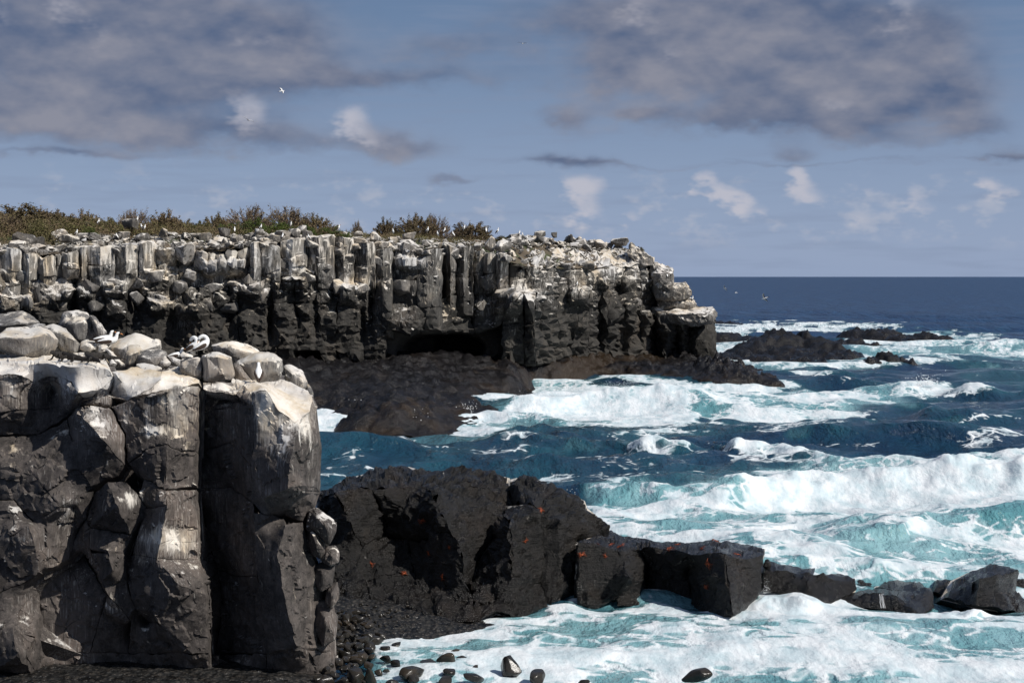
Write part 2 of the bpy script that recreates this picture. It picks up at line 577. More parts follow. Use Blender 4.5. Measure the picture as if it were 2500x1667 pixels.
def sea_material():
    m, g, bs = new_mat('sea_water')
    geo = g.n('ShaderNodeNewGeometry')
    pos = geo.outputs['Position']
    fo = g.w(g.n('ShaderNodeAttribute', attribute_name='foam').outputs['Fac'])
    aq = g.w(g.n('ShaderNodeAttribute', attribute_name='aqua').outputs['Fac'])
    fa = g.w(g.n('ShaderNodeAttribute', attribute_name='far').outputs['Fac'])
    f1 = g.noise(g.scale(pos, (1, .7, 1)), 5.0, 5, 0.65)
    f2 = g.noise(g.scale(pos, (1, .45, 1)), 1.1, 4, 0.6)
    web = g.voro(g.vadd(g.scale(pos, (.8, .9, 1)), g.scale(g.noise(pos, 1.1, 3, out=1).s, (.9, .9, .3))), 1.25)
    n1 = g.noise(g.scale(pos, (.6, .16, 1)), 0.5, 3, 0.6)
    deep = g.mix(n1.sstep(0.35, 0.65), (.0055, .022, .060), (.010, .038, .082))
    teal = g.mix(n1.sstep(0.3, 0.7), (.007, .038, .064), (.014, .070, .096))
    aqua = g.mix(n1.sstep(0.3, 0.7), (.10, .265, .295), (.25, .43, .46))
    fs = g.noise(g.scale(pos, (.22, .022, 1)), 1.0, 4, 0.7)
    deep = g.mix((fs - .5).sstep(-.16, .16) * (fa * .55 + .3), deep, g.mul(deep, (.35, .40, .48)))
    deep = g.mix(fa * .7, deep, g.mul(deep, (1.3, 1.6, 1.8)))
    c = g.mix(aq.sstep(0.0, 0.45), deep, teal)
    c = g.mix(aq.sstep(0.4, 1.0), c, aqua)
    lace = (fo + (f1 - 0.5) * 0.34 + (f2 - .5) * .30 + web.sstep(0.0, 0.20, 0.48, -0.24) * fo.sstep(0.04, 0.30) * fo.sstep(0.55, 1.0, 1.0, 0.25))
    ff = lace.sstep(0.22, 1.02)
    thin = (fo * 0.5 + (f2 - 0.55)).sstep(0.05, 0.4) * 0.30 * aq.sstep(0.1, 0.7)
    ff2 = ff.max(thin)
    fc = g.mix(f2.sstep(0.35, 0.65), (.50, .585, .62), (.70, .73, .745))
    c = g.mix(ff2, c, fc)
    g.link(c, bs.inputs['Base Color'])
    g.link(ff2.sstep(0.0, 1.0, 0.10, 0.75) + fa * 0.22, bs.inputs['Roughness'])
    g.link(ff2.sstep(0.0, 1.0, 0.50, 0.15) - fa * 0.24, bs.inputs['Specular IOR Level'])
    bs.inputs['IOR'].default_value = 1.33
    b1 = g.n('ShaderNodeBump')
    near = g.noise(g.scale(pos, (1, .55, 1)), 1.9, 5, 0.62)
    farn = g.noise(g.scale(pos, (1, .28, 1)), 0.16, 5, 0.66)
    near2 = g.noise(g.scale(pos, (1, .5, 1)), 0.62, 4, 0.6)
    h = ((near - .5) * .36 + (near2 - .5) * .52) * (1.0 - fa * .8) * (fo * -0.8 + 1.0) + farn * (fa * 2.6 + 0.35) + f1 * ff * 0.02
    g.link(h, b1.inputs['Height'])
    b1.inputs['Distance'].default_value = 1.0
    b1.inputs['Strength'].default_value = 1.0
    g.link(b1.outputs[0], bs.inputs['Normal'])
    return m


M['sea'] = sea_material()


def box(U, V, u0, u1, v0, v1, fu, fv):
    return sstep(U, u0 - fu, u0 + fu) * (1 - sstep(U, u1 - fu, u1 + fu)) * sstep(V, v0 - fv, v0 + fv) * (1 - sstep(V, v1 - fv, v1 + fv))


def build_sea():
    cols = np.concatenate([np.tan(np.radians(np.linspace(-80, -22.5, 24)))[:-1] * FPX,
                           np.linspace(-FPX * math.tan(math.radians(22.5)), FPX * math.tan(math.radians(22.5)), 900),
                           np.tan(np.radians(np.linspace(22.5, 80, 24)))[1:] * FPX])
    dv = np.concatenate([np.geomspace(0.9, 14, 34)[:-1], np.arange(14, 1130, 1.55), np.geomspace(1140, 9000, 16)])
    Yr = CAM_H * FPX / dv                      # distance of each row
    Yg, Cg = np.meshgrid(Yr, cols, indexing='ij')
    X = Cg * Yg / FPX
    Y = Yg.copy()
    U = 1250 + Cg
    V = 675 + CAM_H * FPX / Y
    rs = np.random.RandomState(3)
    sp = np.maximum(Y * Y / (CAM_H * FPX) * 1.55, Y / FPX * 3.6)      # local spacing
    Z = np.zeros_like(X); DX = np.zeros_like(X); DY = np.zeros_like(X)
    for i in range(46):
        L = 1.6 * (34 / 1.6) ** (i / 45.0)
        th = math.radians(-96 + rs.normal(0, 26 + 16 * (L < 6)))
        kx, ky = math.cos(th) * 2 * math.pi / L, math.sin(th) * 2 * math.pi / L
        amp = 0.0165 * L ** 0.72 * rs.uniform(.6, 1.3)
        ph = rs.uniform(0, 6.28)
        a = amp * sstep(L / sp, 2.2, 4.5)
        env = 0.75 + 0.55 * np.sin(X / (L * 1.3) + i * 2.1 + 1.5 * np.sin(Y / (L * 2.9) + i))
        q = kx * X + ky * Y + ph
        Z += a * env * np.cos(q)
        DX -= 0.95 * a * env * math.cos(th) * np.sin(q); DY -= 0.95 * a * env * math.sin(th) * np.sin(q)
    # waves calm down close inshore
    calm = 1 - 0.45 * sstep(V, 1420, 1560)
    Z *= calm; DX *= calm; DY *= calm
    Uw = U + 60 * pn2(X / 5, Y / 9, 3.3) + 20 * pn2(X / 1.5, Y / 2.6, 8.3)
    Vw = V + 14 * pn2(X / 6, Y / 9, 1.3) + 6 * pn2(X / 1.6, Y / 2.6, 4.3)
    cov = np.full_like(X, 0.03)
    aqua = np.full_like(X, 0.05)
    def zone(c, a, *bx):
        nonlocal cov, aqua
        b = box(Uw, Vw, *bx)
        cov = np.maximum(cov, c * b); aqua = np.maximum(aqua, a * b)
    # cove in front of the rocks
    zone(.56, .95, 960, 2700, 1475, 1900, 60, 24)
    zone(.62, .95, 1050, 2700, 1560, 1900, 90, 30)
    zone(.85, .9, 1850, 2100, 1440, 1530, 60, 14)
    zone(.60, .95, 880, 1200, 1540, 1900, 60, 20)
    # behind the rocks
    zone(.46, .95, 1380, 2700, 1235, 1480, 50, 20)
    zone(.52, .9, 1600, 2700, 1330, 1460, 120, 24)
    zone(.50, .95, 1420, 1980, 1195, 1260, 60, 10)
    zone(.58, .9, 1420, 1700, 1200, 1290, 60, 14)
    # right breaker
    zone(1.0, .95, 1960, 2800, 1180, 1262, 40, 9)
    zone(.62, .8, 1850, 2800, 1150, 1200, 60, 10)
    zone(.42, .8, 2100, 2800, 1262, 1330, 60, 14)
    # whitewater off the reef
    zone(.90, .8, 1280, 1720, 942, 1030, 50, 9)
    zone(.72, .85, 1600, 2120, 955, 1020, 70, 9)
    zone(.58, .85, 1700, 2260, 948, 1000, 60, 8)
    zone(.62, .75, 1240, 1480, 1000, 1045, 60, 10)
    zone(.72, .85, 740, 1300, 1022, 1064, 60, 8)
    zone(.35, .6, 780, 1250, 1050, 1092, 60, 10)
    zone(.30, .45, 1250, 2200, 1030, 1075, 90, 12)
    zone(.26, .16, 1300, 2700, 1060, 1180, 120, 16)
    zone(.24, .12, 760, 1500, 1070, 1180, 120, 16)
    zone(.10, .30, 700, 1700, 1085, 1200, 100, 18)
    # round the islets
    zone(.95, .6, 1730, 2200, 790, 806, 50, 5)
    zone(.80, .75, 1735, 1860, 806, 868, 25, 6)
    zone(.66, .8, 2100, 2420, 812, 850, 45, 6)
    zone(.55, .8, 2040, 2700, 846, 884, 60, 7)
    zone(.40, .65, 1690, 2150, 868, 912, 50, 6)
    zone(.26, .5, 2330, 2700, 880, 950, 60, 9)
    zone(.75, .5, 1700, 1900, 925, 945, 40, 5)
    zone(.55, .6, 2150, 2330, 952, 985, 40, 7)
    zone(.14, .2, 1700, 2800, 905, 1060, 90, 12)
    # whitecaps out on the open water
    for (u, v, w, h, c) in [(1830, 1132, 58, 7, .8), (1600, 1126, 46, 6, .7), (1400, 1112, 150, 7, .42), (1270, 1090, 60, 5, .5), (1340, 1098, 40, 5, .5),
                            (1680, 1058, 34, 5, .6), (2262, 968, 46, 9, .9), (2310, 1040, 60, 5, .3), (1840, 1212, 320, 6, .35), (1310, 1172, 50, 5, .5),
                            (1560, 1195, 140, 7, .8), (1700, 1200, 60, 6, .7), (2470, 862, 60, 7, .7), (2180, 1146, 300, 7, .55), (2130, 1335, 46, 12, .6),
                            (1838, 786, 14, 2, .6), (1950, 1075, 90, 5, .3), (2350, 1075, 120, 8, .26),
                            (860, 1072, 90, 8, .35)]:
        b = np.exp(-((Uw - u) / w) ** 2 - ((Vw - v) / h) ** 2)
        cov = np.maximum(cov, c * b); aqua = np.maximum(aqua, .55 * b)
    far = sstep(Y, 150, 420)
    # breakers: (crest line, height, foam on the face, width of face, width of back)
    dom = np.zeros_like(X)
    for pts, hgt, wf, wb, ff in [
            ([(1760, 1222), (1860, 1206), (1960, 1192), (2100, 1186), (2300, 1190), (2520, 1196), (2760, 1200)], 1.2, 2.3, 8.0, 1.0),
            ([(1430, 1212), (1560, 1205), (1700, 1212), (1850, 1222)], .55, 1.6, 4.0, .75),
            ([(1960, 1163), (2150, 1160), (2350, 1168), (2700, 1176)], .55, 2.0, 6.0, .75),
            ([(1225, 1018), (1300, 1000), (1400, 990), (1520, 990), (1640, 996), (1780, 1002)], 0.70, 3.0, 7.0, 1.0),
            ([(1340, 966), (1420, 958), (1510, 956), (1600, 962)], 0.45, 2.5, 3.5, .95),
            ([(1180, 1092), (1300, 1090), (1400, 1100), (1520, 1116)], .75, 2.2, 6.0, .45),
            ([(1540, 1120), (1600, 1116), (1680, 1124)], .7, 2.0, 5.0, .8),
            ([(1770, 1124), (1830, 1122), (1900, 1130), (2000, 1140)], .75, 2.0, 5.0, .8),
            ([(800, 1112), (960, 1108), (1150, 1118), (1350, 1150), (1480, 1170)], .38, 2.4, 6.0, .15),
            ([(2170, 970), (2250, 958), (2330, 962), (2430, 980)], 1.2, 3.5, 7.0, .8),
            ([(1880, 925), (1960, 918), (2060, 926)], 1.0, 4.0, 7.0, .7),
            ([(2250, 1030), (2400, 1022), (2560, 1030)], .8, 3.5, 8.0, .2),
            ([(2380, 858), (2460, 854), (2600, 860)], 1.2, 5.0, 8.0, .8),
            ([(2040, 1328), (2130, 1322), (2230, 1330)], .5, 1.2, 3.0, .5),
            ([(1835, 1484), (1875, 1472), (1930, 1474), (1990, 1484)], .22, .9, 1.2, .9),
            ([(2280, 1500), (2330, 1486), (2400, 1498)], .35, .9, 1.2, .9),
            ([(1700, 1045), (1900, 1038), (2100, 1048)], .6, 3.0, 8.0, .12),
            ([(1990, 1085), (2200, 1078), (2500, 1090)], .7, 2.5, 7.0, .12)]:
        xy = [sea_xy(*q) for q in pts]
        sel = (np.abs(Y - np.mean([q[1] for q in xy])) < 45) & (Y < 400)
        xs, ys = X[sel], Y[sel]
        wob = 0.9 * pn2(xs / 3.0, ys / 5.0, 2.2) + .4 * pn2(xs / 1.1, ys / 1.6, 6.1)
        d, s, t = line_d(xs, ys + wob, xy)
        dfront = -s            # crest lines run left to right: nearer water is at smaller Y
        prof = np.where(dfront > 0, np.exp(-(d / (wf * 0.6)) ** 2), np.exp(-(d / wb) ** 2))
        ends = sstep(t, 0.0, .16) * (1 - sstep(t, .84, 1.0))
        hz = hgt * prof * ends * (0.8 + .5 * pn2(xs / 4, ys / 9, 9.0))
        Z[sel] += hz
        fm = ff * ends * np.where(dfront > 0, 1 - sstep(d, wf * .7, wf * 1.25), 1 - sstep(d, wb * .08, wb * .4))
        cov[sel] = np.maximum(cov[sel], fm)
        aqua[sel] = np.maximum(aqua[sel], (.22 + .5 * ff) * ends * prof)
        dom[sel] = np.maximum(dom[sel], fm * prof)
    # foam at the foot of every rock comes from these shore lines
    for pts, w, c in SHORE_FOAM:
        xy = [sea_xy(*q) for q in pts]
        ym = [q[1] for q in xy]
        sel = (Y > min(ym) - 20) & (Y < max(ym) + 20)
        xs, ys = X[sel], Y[sel]
        d, s, t = line_d(xs, ys, xy)
        b = (1 - sstep(d + 1.2 * w * .4 * pn2(xs / w, ys / w, 5.5), w * .25, w)) * c
        cov[sel] = np.maximum(cov[sel], b); aqua[sel] = np.maximum(aqua[sel], .8 * b)
    # foam pattern: stretched cells and torn streaks
    st = 0.55 + 0.25 * far
    ax = X + .35 * Y; ay = Y * .8 - .10 * X
    w1 = fbm2(X / 4.5, Y / 5.5, 2.0, 3); w2 = fbm2(X / 4.5, Y / 5.5, 9.0, 3)
    wx = ax + 2.4 * w1; wy = ay + 1.6 * w2
    near_w = 1 - sstep(Y, 90, 170)
    r1 = ridged2(wx / 3.4, wy / 1.7, 1.5, 4, .55)                 # torn filaments
    r2 = ridged2(wx / 1.3, wy / .8, 4.5, 2) * near_w
    patch = fbm2(wx / 7.5, wy / 4.2, 6.6, 4, .55)
    patt = 1.25 * patch + .52 * (r1 - .6) + .24 * r2
    foam = .95 * sstep(patt + (cov - .5) * 2.5, -.05, 1.12)
    foam = np.maximum(foam, sstep(cov, .86, 1.0) * (.78 + .5 * fbm2(X / 1.6, Y / 2., 1.1, 3)))
    aqua = np.clip(aqua + .35 * foam * sstep(aqua, .1, .5), 0, 1)
    foam *= sstep(cov, 0.02, 0.14)
    foam = np.clip(foam, 0, 1)
    # thick foam stands proud and lumpy
    lump = np.abs(fbm2(X / .9, Y / 1.1, 3.3, 3)) + .7 * np.abs(fbm2(X / .38, Y / .45, 7.3, 2)) * near_w
    big = np.abs(fbm2(X / 2.6, Y / 3.4, 5.1, 3))
    Z += foam * (.03 + .018 * lump) + .09 * big * cov + dom * (.07 * lump + .30 * big)
    edge = (np.abs(Cg) > FPX * .41)
    Z[edge] *= .5
    inshore = V > 1700
    nr, nc = X.shape
    verts = np.stack([X + DX, Y + DY, Z - .02], -1).reshape(-1, 3)
    idx = np.arange(nr * nc).reshape(nr, nc)
    q = np.stack([idx[1:, :-1], idx[1:, 1:], idx[:-1, 1:], idx[:-1, :-1]], -1).reshape(-1, 4)
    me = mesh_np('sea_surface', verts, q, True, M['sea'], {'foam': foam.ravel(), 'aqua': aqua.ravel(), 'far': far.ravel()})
    o = add_obj('sea', me)
    tag(o, 'deep blue sea with white surf breaking towards the rocks', 'sea', kind='structure')
    return o


SHORE_FOAM = [
    ([(787, 1030), (882, 1046), (1020, 1048), (1148, 1034), (1222, 1012)], 3.0, .8),
    ([(1222, 990), (1180, 984), (1240, 962), (1318, 942), (1510, 932), (1700, 945), (1880, 947), (1905, 940)], 3.0, .85),
    ([(1742, 876), (1850, 884), (1960, 896), (2040, 892), (2120, 892), (2200, 888), (2250, 886)], 4.0, .7),
    ([(1745, 838), (1840, 838)], 6.0, .8), ([(1745, 802), (1840, 800), (1960, 806), (2060, 808)], 12.0, .95),
    ([(2100, 836), (2210, 842), (2330, 846), (2345, 836)], 6.0, .85),
    ([(1385, 1478), (1480, 1482), (1600, 1480), (1700, 1502), (1790, 1506), (1850, 1490), (1900, 1470), (2000, 1485), (2100, 1492), (2200, 1505), (2290, 1500), (2340, 1475), (2480, 1500)], 1.6, .85),
    ([(1180, 1520), (1290, 1510), (1385, 1490)], 1.6, .7),
    ([(1420, 1270), (1500, 1300), (1870, 1345), (2000, 1385), (2200, 1400), (2330, 1370), (2490, 1390)], 1.6, .75),
    ([(900, 1580), (1000, 1560), (1100, 1545), (1200, 1530)], 1.2, .8),
]
SEA = build_sea()

# ------------------------------------------------------------------ rock builders
def mvc(px, py, C):
    """mean value interpolation of corner values C[:,2] at points"""
    n = len(C)
    cx, cy, cv = C[:, 0][None], C[:, 1][None], C[:, 2][None]
    dx, dy = cx - px[:, None], cy - py[:, None]
    r = np.sqrt(dx * dx + dy * dy) + 1e-6
    dx2, dy2, r2 = np.roll(dx, -1, 1), np.roll(dy, -1, 1), np.roll(r, -1, 1)
    cr = dx * dy2 - dy * dx2
    dt = dx * dx2 + dy * dy2
    t = np.where(np.abs(cr) < 1e-7, 0, (r * r2 - dt) / np.where(np.abs(cr) < 1e-7, 1, cr))
    w = (np.roll(t, 1, 1) + t) / r
    s = w.sum(1)
    s = np.where(np.abs(s) < 1e-9, 1e-9, s)
    res = (w * cv).sum(1) / s
    return np.clip(res, C[:, 2].min() - .5, C[:, 2].max() + .5)


def seg_d(px, py, a, b):
    ex, ey = b[0] - a[0], b[1] - a[1]
    t = np.clip(((px - a[0]) * ex + (py - a[1]) * ey) / (ex * ex + ey * ey + 1e-9), 0, 1)
    return np.hypot(px - a[0] - t * ex, py - a[1] - t * ey)


def inside_poly(px, py, poly):
    ins = np.zeros(px.shape, bool)
    n = len(poly)
    for i in range(n):
        x0, y0 = poly[i][:2]; x1, y1 = poly[(i + 1) % n][:2]
        ins ^= ((y0 > py) != (y1 > py)) & (px < (x1 - x0) * (py - y0) / (y1 - y0 + 1e-12) + x0)
    return ins


def facet_noise(p, size, seed=0):
    """piecewise planar relief: every random cell of rock has its own tilt"""
    g0 = np.floor(p / size).astype(np.int64)
    best = np.full(len(p), 1e9); val = np.zeros(len(p))
    for dx in (-1, 0, 1):
        for dy in (-1, 0, 1):
            for dz in (-1, 0, 1):
                c = g0 + np.array((dx, dy, dz))
                h = (c[:, 0] * 73856093 ^ c[:, 1] * 19349663 ^ c[:, 2] * 83492791 ^ (seed * 2654435)) & 0x7fffffff
                r = [((h * k + 12345) % 65521) / 65521.0 for k in (31, 57, 91, 131, 177, 211, 257)]
                sd = (c + np.stack(r[:3], 1)) * size
                df = p - sd
                d = (df * df).sum(1)
                gv = np.stack(r[3:6], 1) * 2 - 1
                vv = (df * gv).sum(1) / size + (r[6] - .5) * .5
                k = d < best
                best = np.where(k, d, best); val = np.where(k, vv, val)
    return val


def block(polys, mat, parent, step=7.0, gap=1.3, edge=.05, edge_r=.09, bulge=.04, rough=.05, rfreq=1.1, thick=.8, back=(0, 1, -.35),
          warp=5.0, wscale=42.0, chip=.10, chip_s=.75, guano=None, color=(0, 0, 1, 1), name='rock_block', lam=0.0, soft=0.0, dfun=None, sharp=24):
    """a rock whose front is a set of facets; each facet is a list of (u, v, Y). Facets of one block share crisp creases, its outer edge is a crack"""
    key = lambda p: (int(p[0] * 8 + 4000.5), int(p[1] * 8 + 4000.5))
    cnt = {}
    for pl in polys:
        for i in range(len(pl)):
            e = tuple(sorted((key(pl[i]), key(pl[(i + 1) % len(pl)]))))
            cnt[e] = cnt.get(e, 0) + 1
    outer = []
    for pl in polys:
        for i in range(len(pl)):
            a, b = pl[i], pl[(i + 1) % len(pl)]
            if cnt[tuple(sorted((key(a), key(b))))] == 1: outer.append((a, b))
    allp = [p for pl in polys for p in pl]
    # mean normal towards the camera
    nb = Vector((0, 0, 0))
    for pl in polys:
        w = [PV(*p) for p in pl]
        n = Vector((0, 0, 0))
        for i in range(len(w)):
            n += (w[i]).cross(w[(i + 1) % len(w)])
        mid = sum(w, Vector((0, 0, 0))) / len(w)
        if n.dot(Vector((0, 0, CAM_H)) - mid) < 0: n.negate()
        nb += n
    nb.normalize()
    Vs, Fs, Gs = [], [], []
    off = 0
    for pl in polys:
        C = np.array(pl, float)
        area = 0.5 * np.sum(C[:, 0] * np.roll(C[:, 1], -1) - np.roll(C[:, 0], -1) * C[:, 1])
        if area < 0: C = C[::-1].copy()
        n = len(C)
        # inset corners
        ins = []
        offs = []
        for i in range(n):
            a, b = C[i], C[(i + 1) % n]
            o = gap if cnt[tuple(sorted((key(a), key(b))))] == 1 else 0.0
            d = (b - a)[:2]; L = np.hypot(*d) + 1e-9
            offs.append((np.array((-d[1], d[0])) / L, o, d / L))
        for i in range(n):
            n0, o0, d0 = offs[i - 1]; n1, o1, d1 = offs[i]
            cr = d0[0] * d1[1] - d0[1] * d1[0]
            p = C[i][:2]
            if abs(cr) < .12: q = p + (n0 * o0 + n1 * o1) * .5
            else:
                # intersection of the two offset lines
                A = np.array([n0, n1]); bb = np.array([n0 @ p + o0, n1 @ p + o1])
                q = np.linalg.solve(A, bb)
                dq = q - p
                l = np.hypot(*dq)
                if l > 3 * gap + .01: q = p + dq / l * (3 * gap)
            ins.append(q)
        bpts = []
        for i in range(n):
            a, b = ins[i], ins[(i + 1) % n]
            # equal subdivision on both sides of a shared crease
            k = max(1, int(round(np.hypot(*(C[(i + 1) % n] - C[i])[:2]) / step)))
            for j in range(k):
                bpts.append(a + (b - a) * j / k)
        bpts = np.array(bpts)
        nbp = len(bpts)
        x0, y0 = bpts.min(0); x1, y1 = bpts.max(0)
        gx, gy = np.meshgrid(np.arange(x0, x1 + step, step), np.arange(y0, y1 + step, step * .87))
        gx = gx + (np.arange(gx.shape[0]) % 2)[:, None] * step * .5
        gx = gx.ravel() + nrs.uniform(-.22, .22, gx.size) * step; gy = gy.ravel() + nrs.uniform(-.22, .22, gy.size) * step
        ok = inside_poly(gx, gy, bpts)
        gx, gy = gx[ok], gy[ok]
        dm = np.full(gx.shape, 1e9)
        for i in range(n): dm = np.minimum(dm, seg_d(gx, gy, ins[i], ins[(i + 1) % n]))
        ok = dm > .5 * step
        pts = np.concatenate([bpts, np.stack([gx[ok], gy[ok]], 1)])
        res = delaunay_2d_cdt([Vector((float(a), float(b))) for a, b in pts], [], [list(range(nbp))], 1, 1e-4)
        vv = np.array([(v.x, v.y) for v in res[0]])
        tri = [list(f) for f in res[2]]
        if not tri: continue
        cen = vv.mean(0)
        ev = vv + (cen - vv) * .004
        Yv = mvc(ev[:, 0], ev[:, 1], C)
        if dfun is not None: Yv = Yv + dfun(ev[:, 0], ev[:, 1])
        d = np.full(len(vv), 1e9)
        for a, b in outer:
            d = np.minimum(d, seg_d(vv[:, 0], vv[:, 1], a, b))
        dmx = d * Yv / FPX
        wu = vv[:, 0] + warp * pn2(vv[:, 0] / wscale, vv[:, 1] / wscale, 1.1) + .4 * warp * pn2(vv[:, 0] / wscale * 3, vv[:, 1] / wscale * 3, 4.1)
        wv = vv[:, 1] + warp * pn2(vv[:, 0] / wscale, vv[:, 1] / wscale, 2.7) + .4 * warp * pn2(vv[:, 0] / wscale * 3, vv[:, 1] / wscale * 3, 5.9)
        p = np.stack(P(wu, wv, Yv), 1)
        nn = np.array(nb)
        e = np.clip(dmx / edge_r, 0, 1)
        disp = -edge * (1 - e) ** 2
        B = max(.25, .5 * math.sqrt(abs(area)) * C[:, 2].mean() / FPX)
        e2 = np.clip(dmx / B, 0, 1)
        disp = disp + bulge * (1 - (1 - e2) ** 2)
        q = p * rfreq
        disp = disp + rough * fbm(q[:, 0], q[:, 1], q[:, 2], 4, .52)
        if chip: disp = disp + chip * (facet_noise(p, chip_s) + .45 * facet_noise(p, chip_s * .42, 3)) * np.clip(dmx / .05, .3, 1)
        if lam: disp = disp + lam * fbm(q[:, 0] * .5, q[:, 1] * .5, q[:, 2] * 3.2, 4, .6)
        p = p + nn[None] * disp[:, None]
        gval = np.zeros(len(p)) if guano is None else guano(wu, wv)
        # orient triangles to the camera (picture y runs down)
        F = []
        for t in tri:
            a, b, c = (vv[k] for k in t)
            s = (b[0] - a[0]) * (c[1] - a[1]) - (b[1] - a[1]) * (c[0] - a[0])
            F.append([t[0], t[2], t[1]] if s > 0 else t)
        # boundary ring -> sides
        ring = list(range(min(nbp, len(p))))
        bk = p[ring] + np.array(back)[None] * thick
        base = len(p)
        for i in range(len(ring)):
            j = (i + 1) % len(ring)
            F.append([ring[i], ring[j], base + j])
            F.append([ring[i], base + j, base + i])
        # duplicate ring so that the side shades crisply
        p2 = np.concatenate([p, bk, p[ring]])
        m = len(ring); dup = base + m
        nt_ = len(tri)
        for k in range(nt_, len(F)):
            F[k] = [dup + x if x < base else x for x in F[k]]
        Vs.append(p2); Gs.append(np.concatenate([gval, gval[ring] - .1, gval[ring]]))
        Fs += [[x + off for x in f] for f in F]
        off += len(p2)
    if not Vs: return None
    me = mesh_np(name, np.concatenate(Vs), np.array(Fs, np.int32), True, mat, {'guano': np.concatenate(Gs)})
    me.set_sharp_from_angle(angle=math.radians(sharp))
    o = add_obj(name, me, parent, None, color)
    return o


def core(polys, name, mat, shift=(0, .55, -.2)):
    """the rock body behind the blocks: what one sees in the cracks"""
    V, F = [], []
    for pl in polys:
        w = [PV(*p) for p in pl]
        c = sum(w, Vector((0, 0, 0))) / len(w)
        i0 = len(V)
        w = [c + (x - c) * 1.06 + Vector(shift) for x in w]
        V += [c + Vector(shift)] + w
        n = len(w)
        for i in range(n): F.append([i0, i0 + 1 + i, i0 + 1 + (i + 1) % n])
    me = mesh_np(name, np.array([tuple(v) for v in V]), F, False, mat)
    return me


def hull_mesh(pts, name, mat=None, bevel=.05, sub=1, rough=.02, freq=2.0, seed=0, round_=0.0):
    """an angular boulder: convex hull, worn edges, slightly uneven faces"""
    bm = bmesh.new()
    for p in pts: bm.verts.new(p)
    r = bmesh.ops.convex_hull(bm, input=bm.verts[:], use_existing_faces=False)
    for v in [v for v in bm.verts if not v.link_faces]: bm.verts.remove(v)
    bmesh.ops.dissolve_limit(bm, angle_limit=.16, verts=bm.verts[:], edges=bm.edges[:])
    if bevel > 0:
        bmesh.ops.bevel(bm, geom=bm.edges[:], offset=bevel, offset_type='OFFSET', segments=1, profile=.6, affect='EDGES', clamp_overlap=True)
    bmesh.ops.triangulate(bm, faces=bm.faces[:])
    for _ in range(sub):
        ln = sorted(e.calc_length() for e in bm.edges)
        lim = ln[int(len(ln) * .45)]
        bmesh.ops.subdivide_edges(bm, edges=[e for e in bm.edges if e.calc_length() > lim], cuts=1, use_grid_fill=True)
        bmesh.ops.triangulate(bm, faces=bm.faces[:])
    if round_ > 0:
        for _ in range(2): bmesh.ops.smooth_vert(bm, verts=bm.verts[:], factor=round_, use_axis_x=True, use_axis_y=True, use_axis_z=True)
    bm.normal_update()
    co = np.array([v.co for v in bm.verts]); no = np.array([v.normal for v in bm.verts])
    q = co * freq + seed * 3.7
    co = co + no * (rough * fbm(q[:, 0], q[:, 1], q[:, 2], 3))[:, None]
    if not round_:
        ext = max(np.ptp(co, axis=0))
        co = co + no * (ext * .022 * facet_noise(co + seed, ext * .23))[:, None]
    for v, c in zip(bm.verts, co): v.co = c
    bmesh.ops.recalc_face_normals(bm, faces=bm.faces[:])
    me = bpy.data.meshes.new(name)
    bm.to_mesh(me); bm.free()
    me.polygons.foreach_set('use_smooth', np.ones(len(me.polygons), bool))
    me.set_sharp_from_angle(angle=math.radians(26))
    if mat: me.materials.append(mat)
    return me


def outline_boulder(name, outline, Y, depth, front, mat, color, parent=None, bevel=.03, rough=.03, tilt=0.25):
    """boulder standing at distance Y with the given outline; front = [(u, v, metres towards the camera)]"""
    pts = []
    cu = sum(p[0] for p in outline) / len(outline); cv = sum(p[1] for p in outline) / len(outline)
    vmin = min(p[1] for p in outline); vmax = max(p[1] for p in outline)
    for (u, v) in outline:
        k = (v - vmin) / (vmax - vmin + 1e-6)
        y = Y + tilt * depth * (1 - 2 * k) * .6
        pts.append(PV(u, v, y))
        pts.append(PV(cu + (u - cu) * .72, cv + (v - cv) * .75, y + depth))
        pts.append(PV(cu + (u - cu) * .93, cv + (v - cv) * .93, y + depth * .55))
    for (u, v, d) in front: pts.append(PV(u, v, Y - d))
    base = PV(cu, vmax, Y + depth * .4)
    pts = [p - base for p in pts]
    me = hull_mesh(pts, name, mat, bevel, 3, rough, 2.2, rng.random() * 50)
    o = add_obj(name, me, parent, None, color)
    o.location = base
    return o


def random_rock(seed, angular=True, n=16, mat=None, name='boulder', round_=0.0, box=.55):
    r = random.Random(seed)
    pts = []
    if angular:
        for i in range(n):
            v = Vector((r.uniform(-1, 1), r.uniform(-1, 1), r.uniform(-1, 1)))
            m = max(abs(v.x), abs(v.y), abs(v.z))
            v = v / m * box + v.normalized() * (1 - box)
            pts.append(Vector((v.x * .5, v.y * .5, v.z * .5)) * r.uniform(.8, 1.08))
        return hull_mesh(pts, name, mat, .035, 2, .03, 3.0, seed, round_)
    ex = Vector((r.uniform(.8, 1.25), r.uniform(.75, 1.0), r.uniform(.75, 1.0)))
    for i in range(22):
        v = Vector((r.gauss(0, 1), r.gauss(0, 1), r.gauss(0, 1))).normalized()
        m = max(abs(v.x), abs(v.y), abs(v.z))
        v = v * .72 + v / m * .22
        pts.append(Vector((v.x * ex.x, v.y * ex.y, v.z * ex.z)) * .5 * r.uniform(.85, 1.05))
    return hull_mesh(pts, name, mat, .07, 2, .02, 2.0, seed, .45)

# ------------------------------------------------------------------ foreground cliff
FY = 46.0
def q(x, y, d=0.0):
    """sheet coordinates of the near cliff -> photograph pixel and distance"""
    return (0.3614 * x, 720 + 0.3614 * y, FY + (d * 1.7 if d < 2.1 else d))


FV = {}
def fv(txt):
    for ln in txt.strip().splitlines():
        nm, x, y, d = ln.split()
        FV[nm] = q(float(x), float(y), float(d))


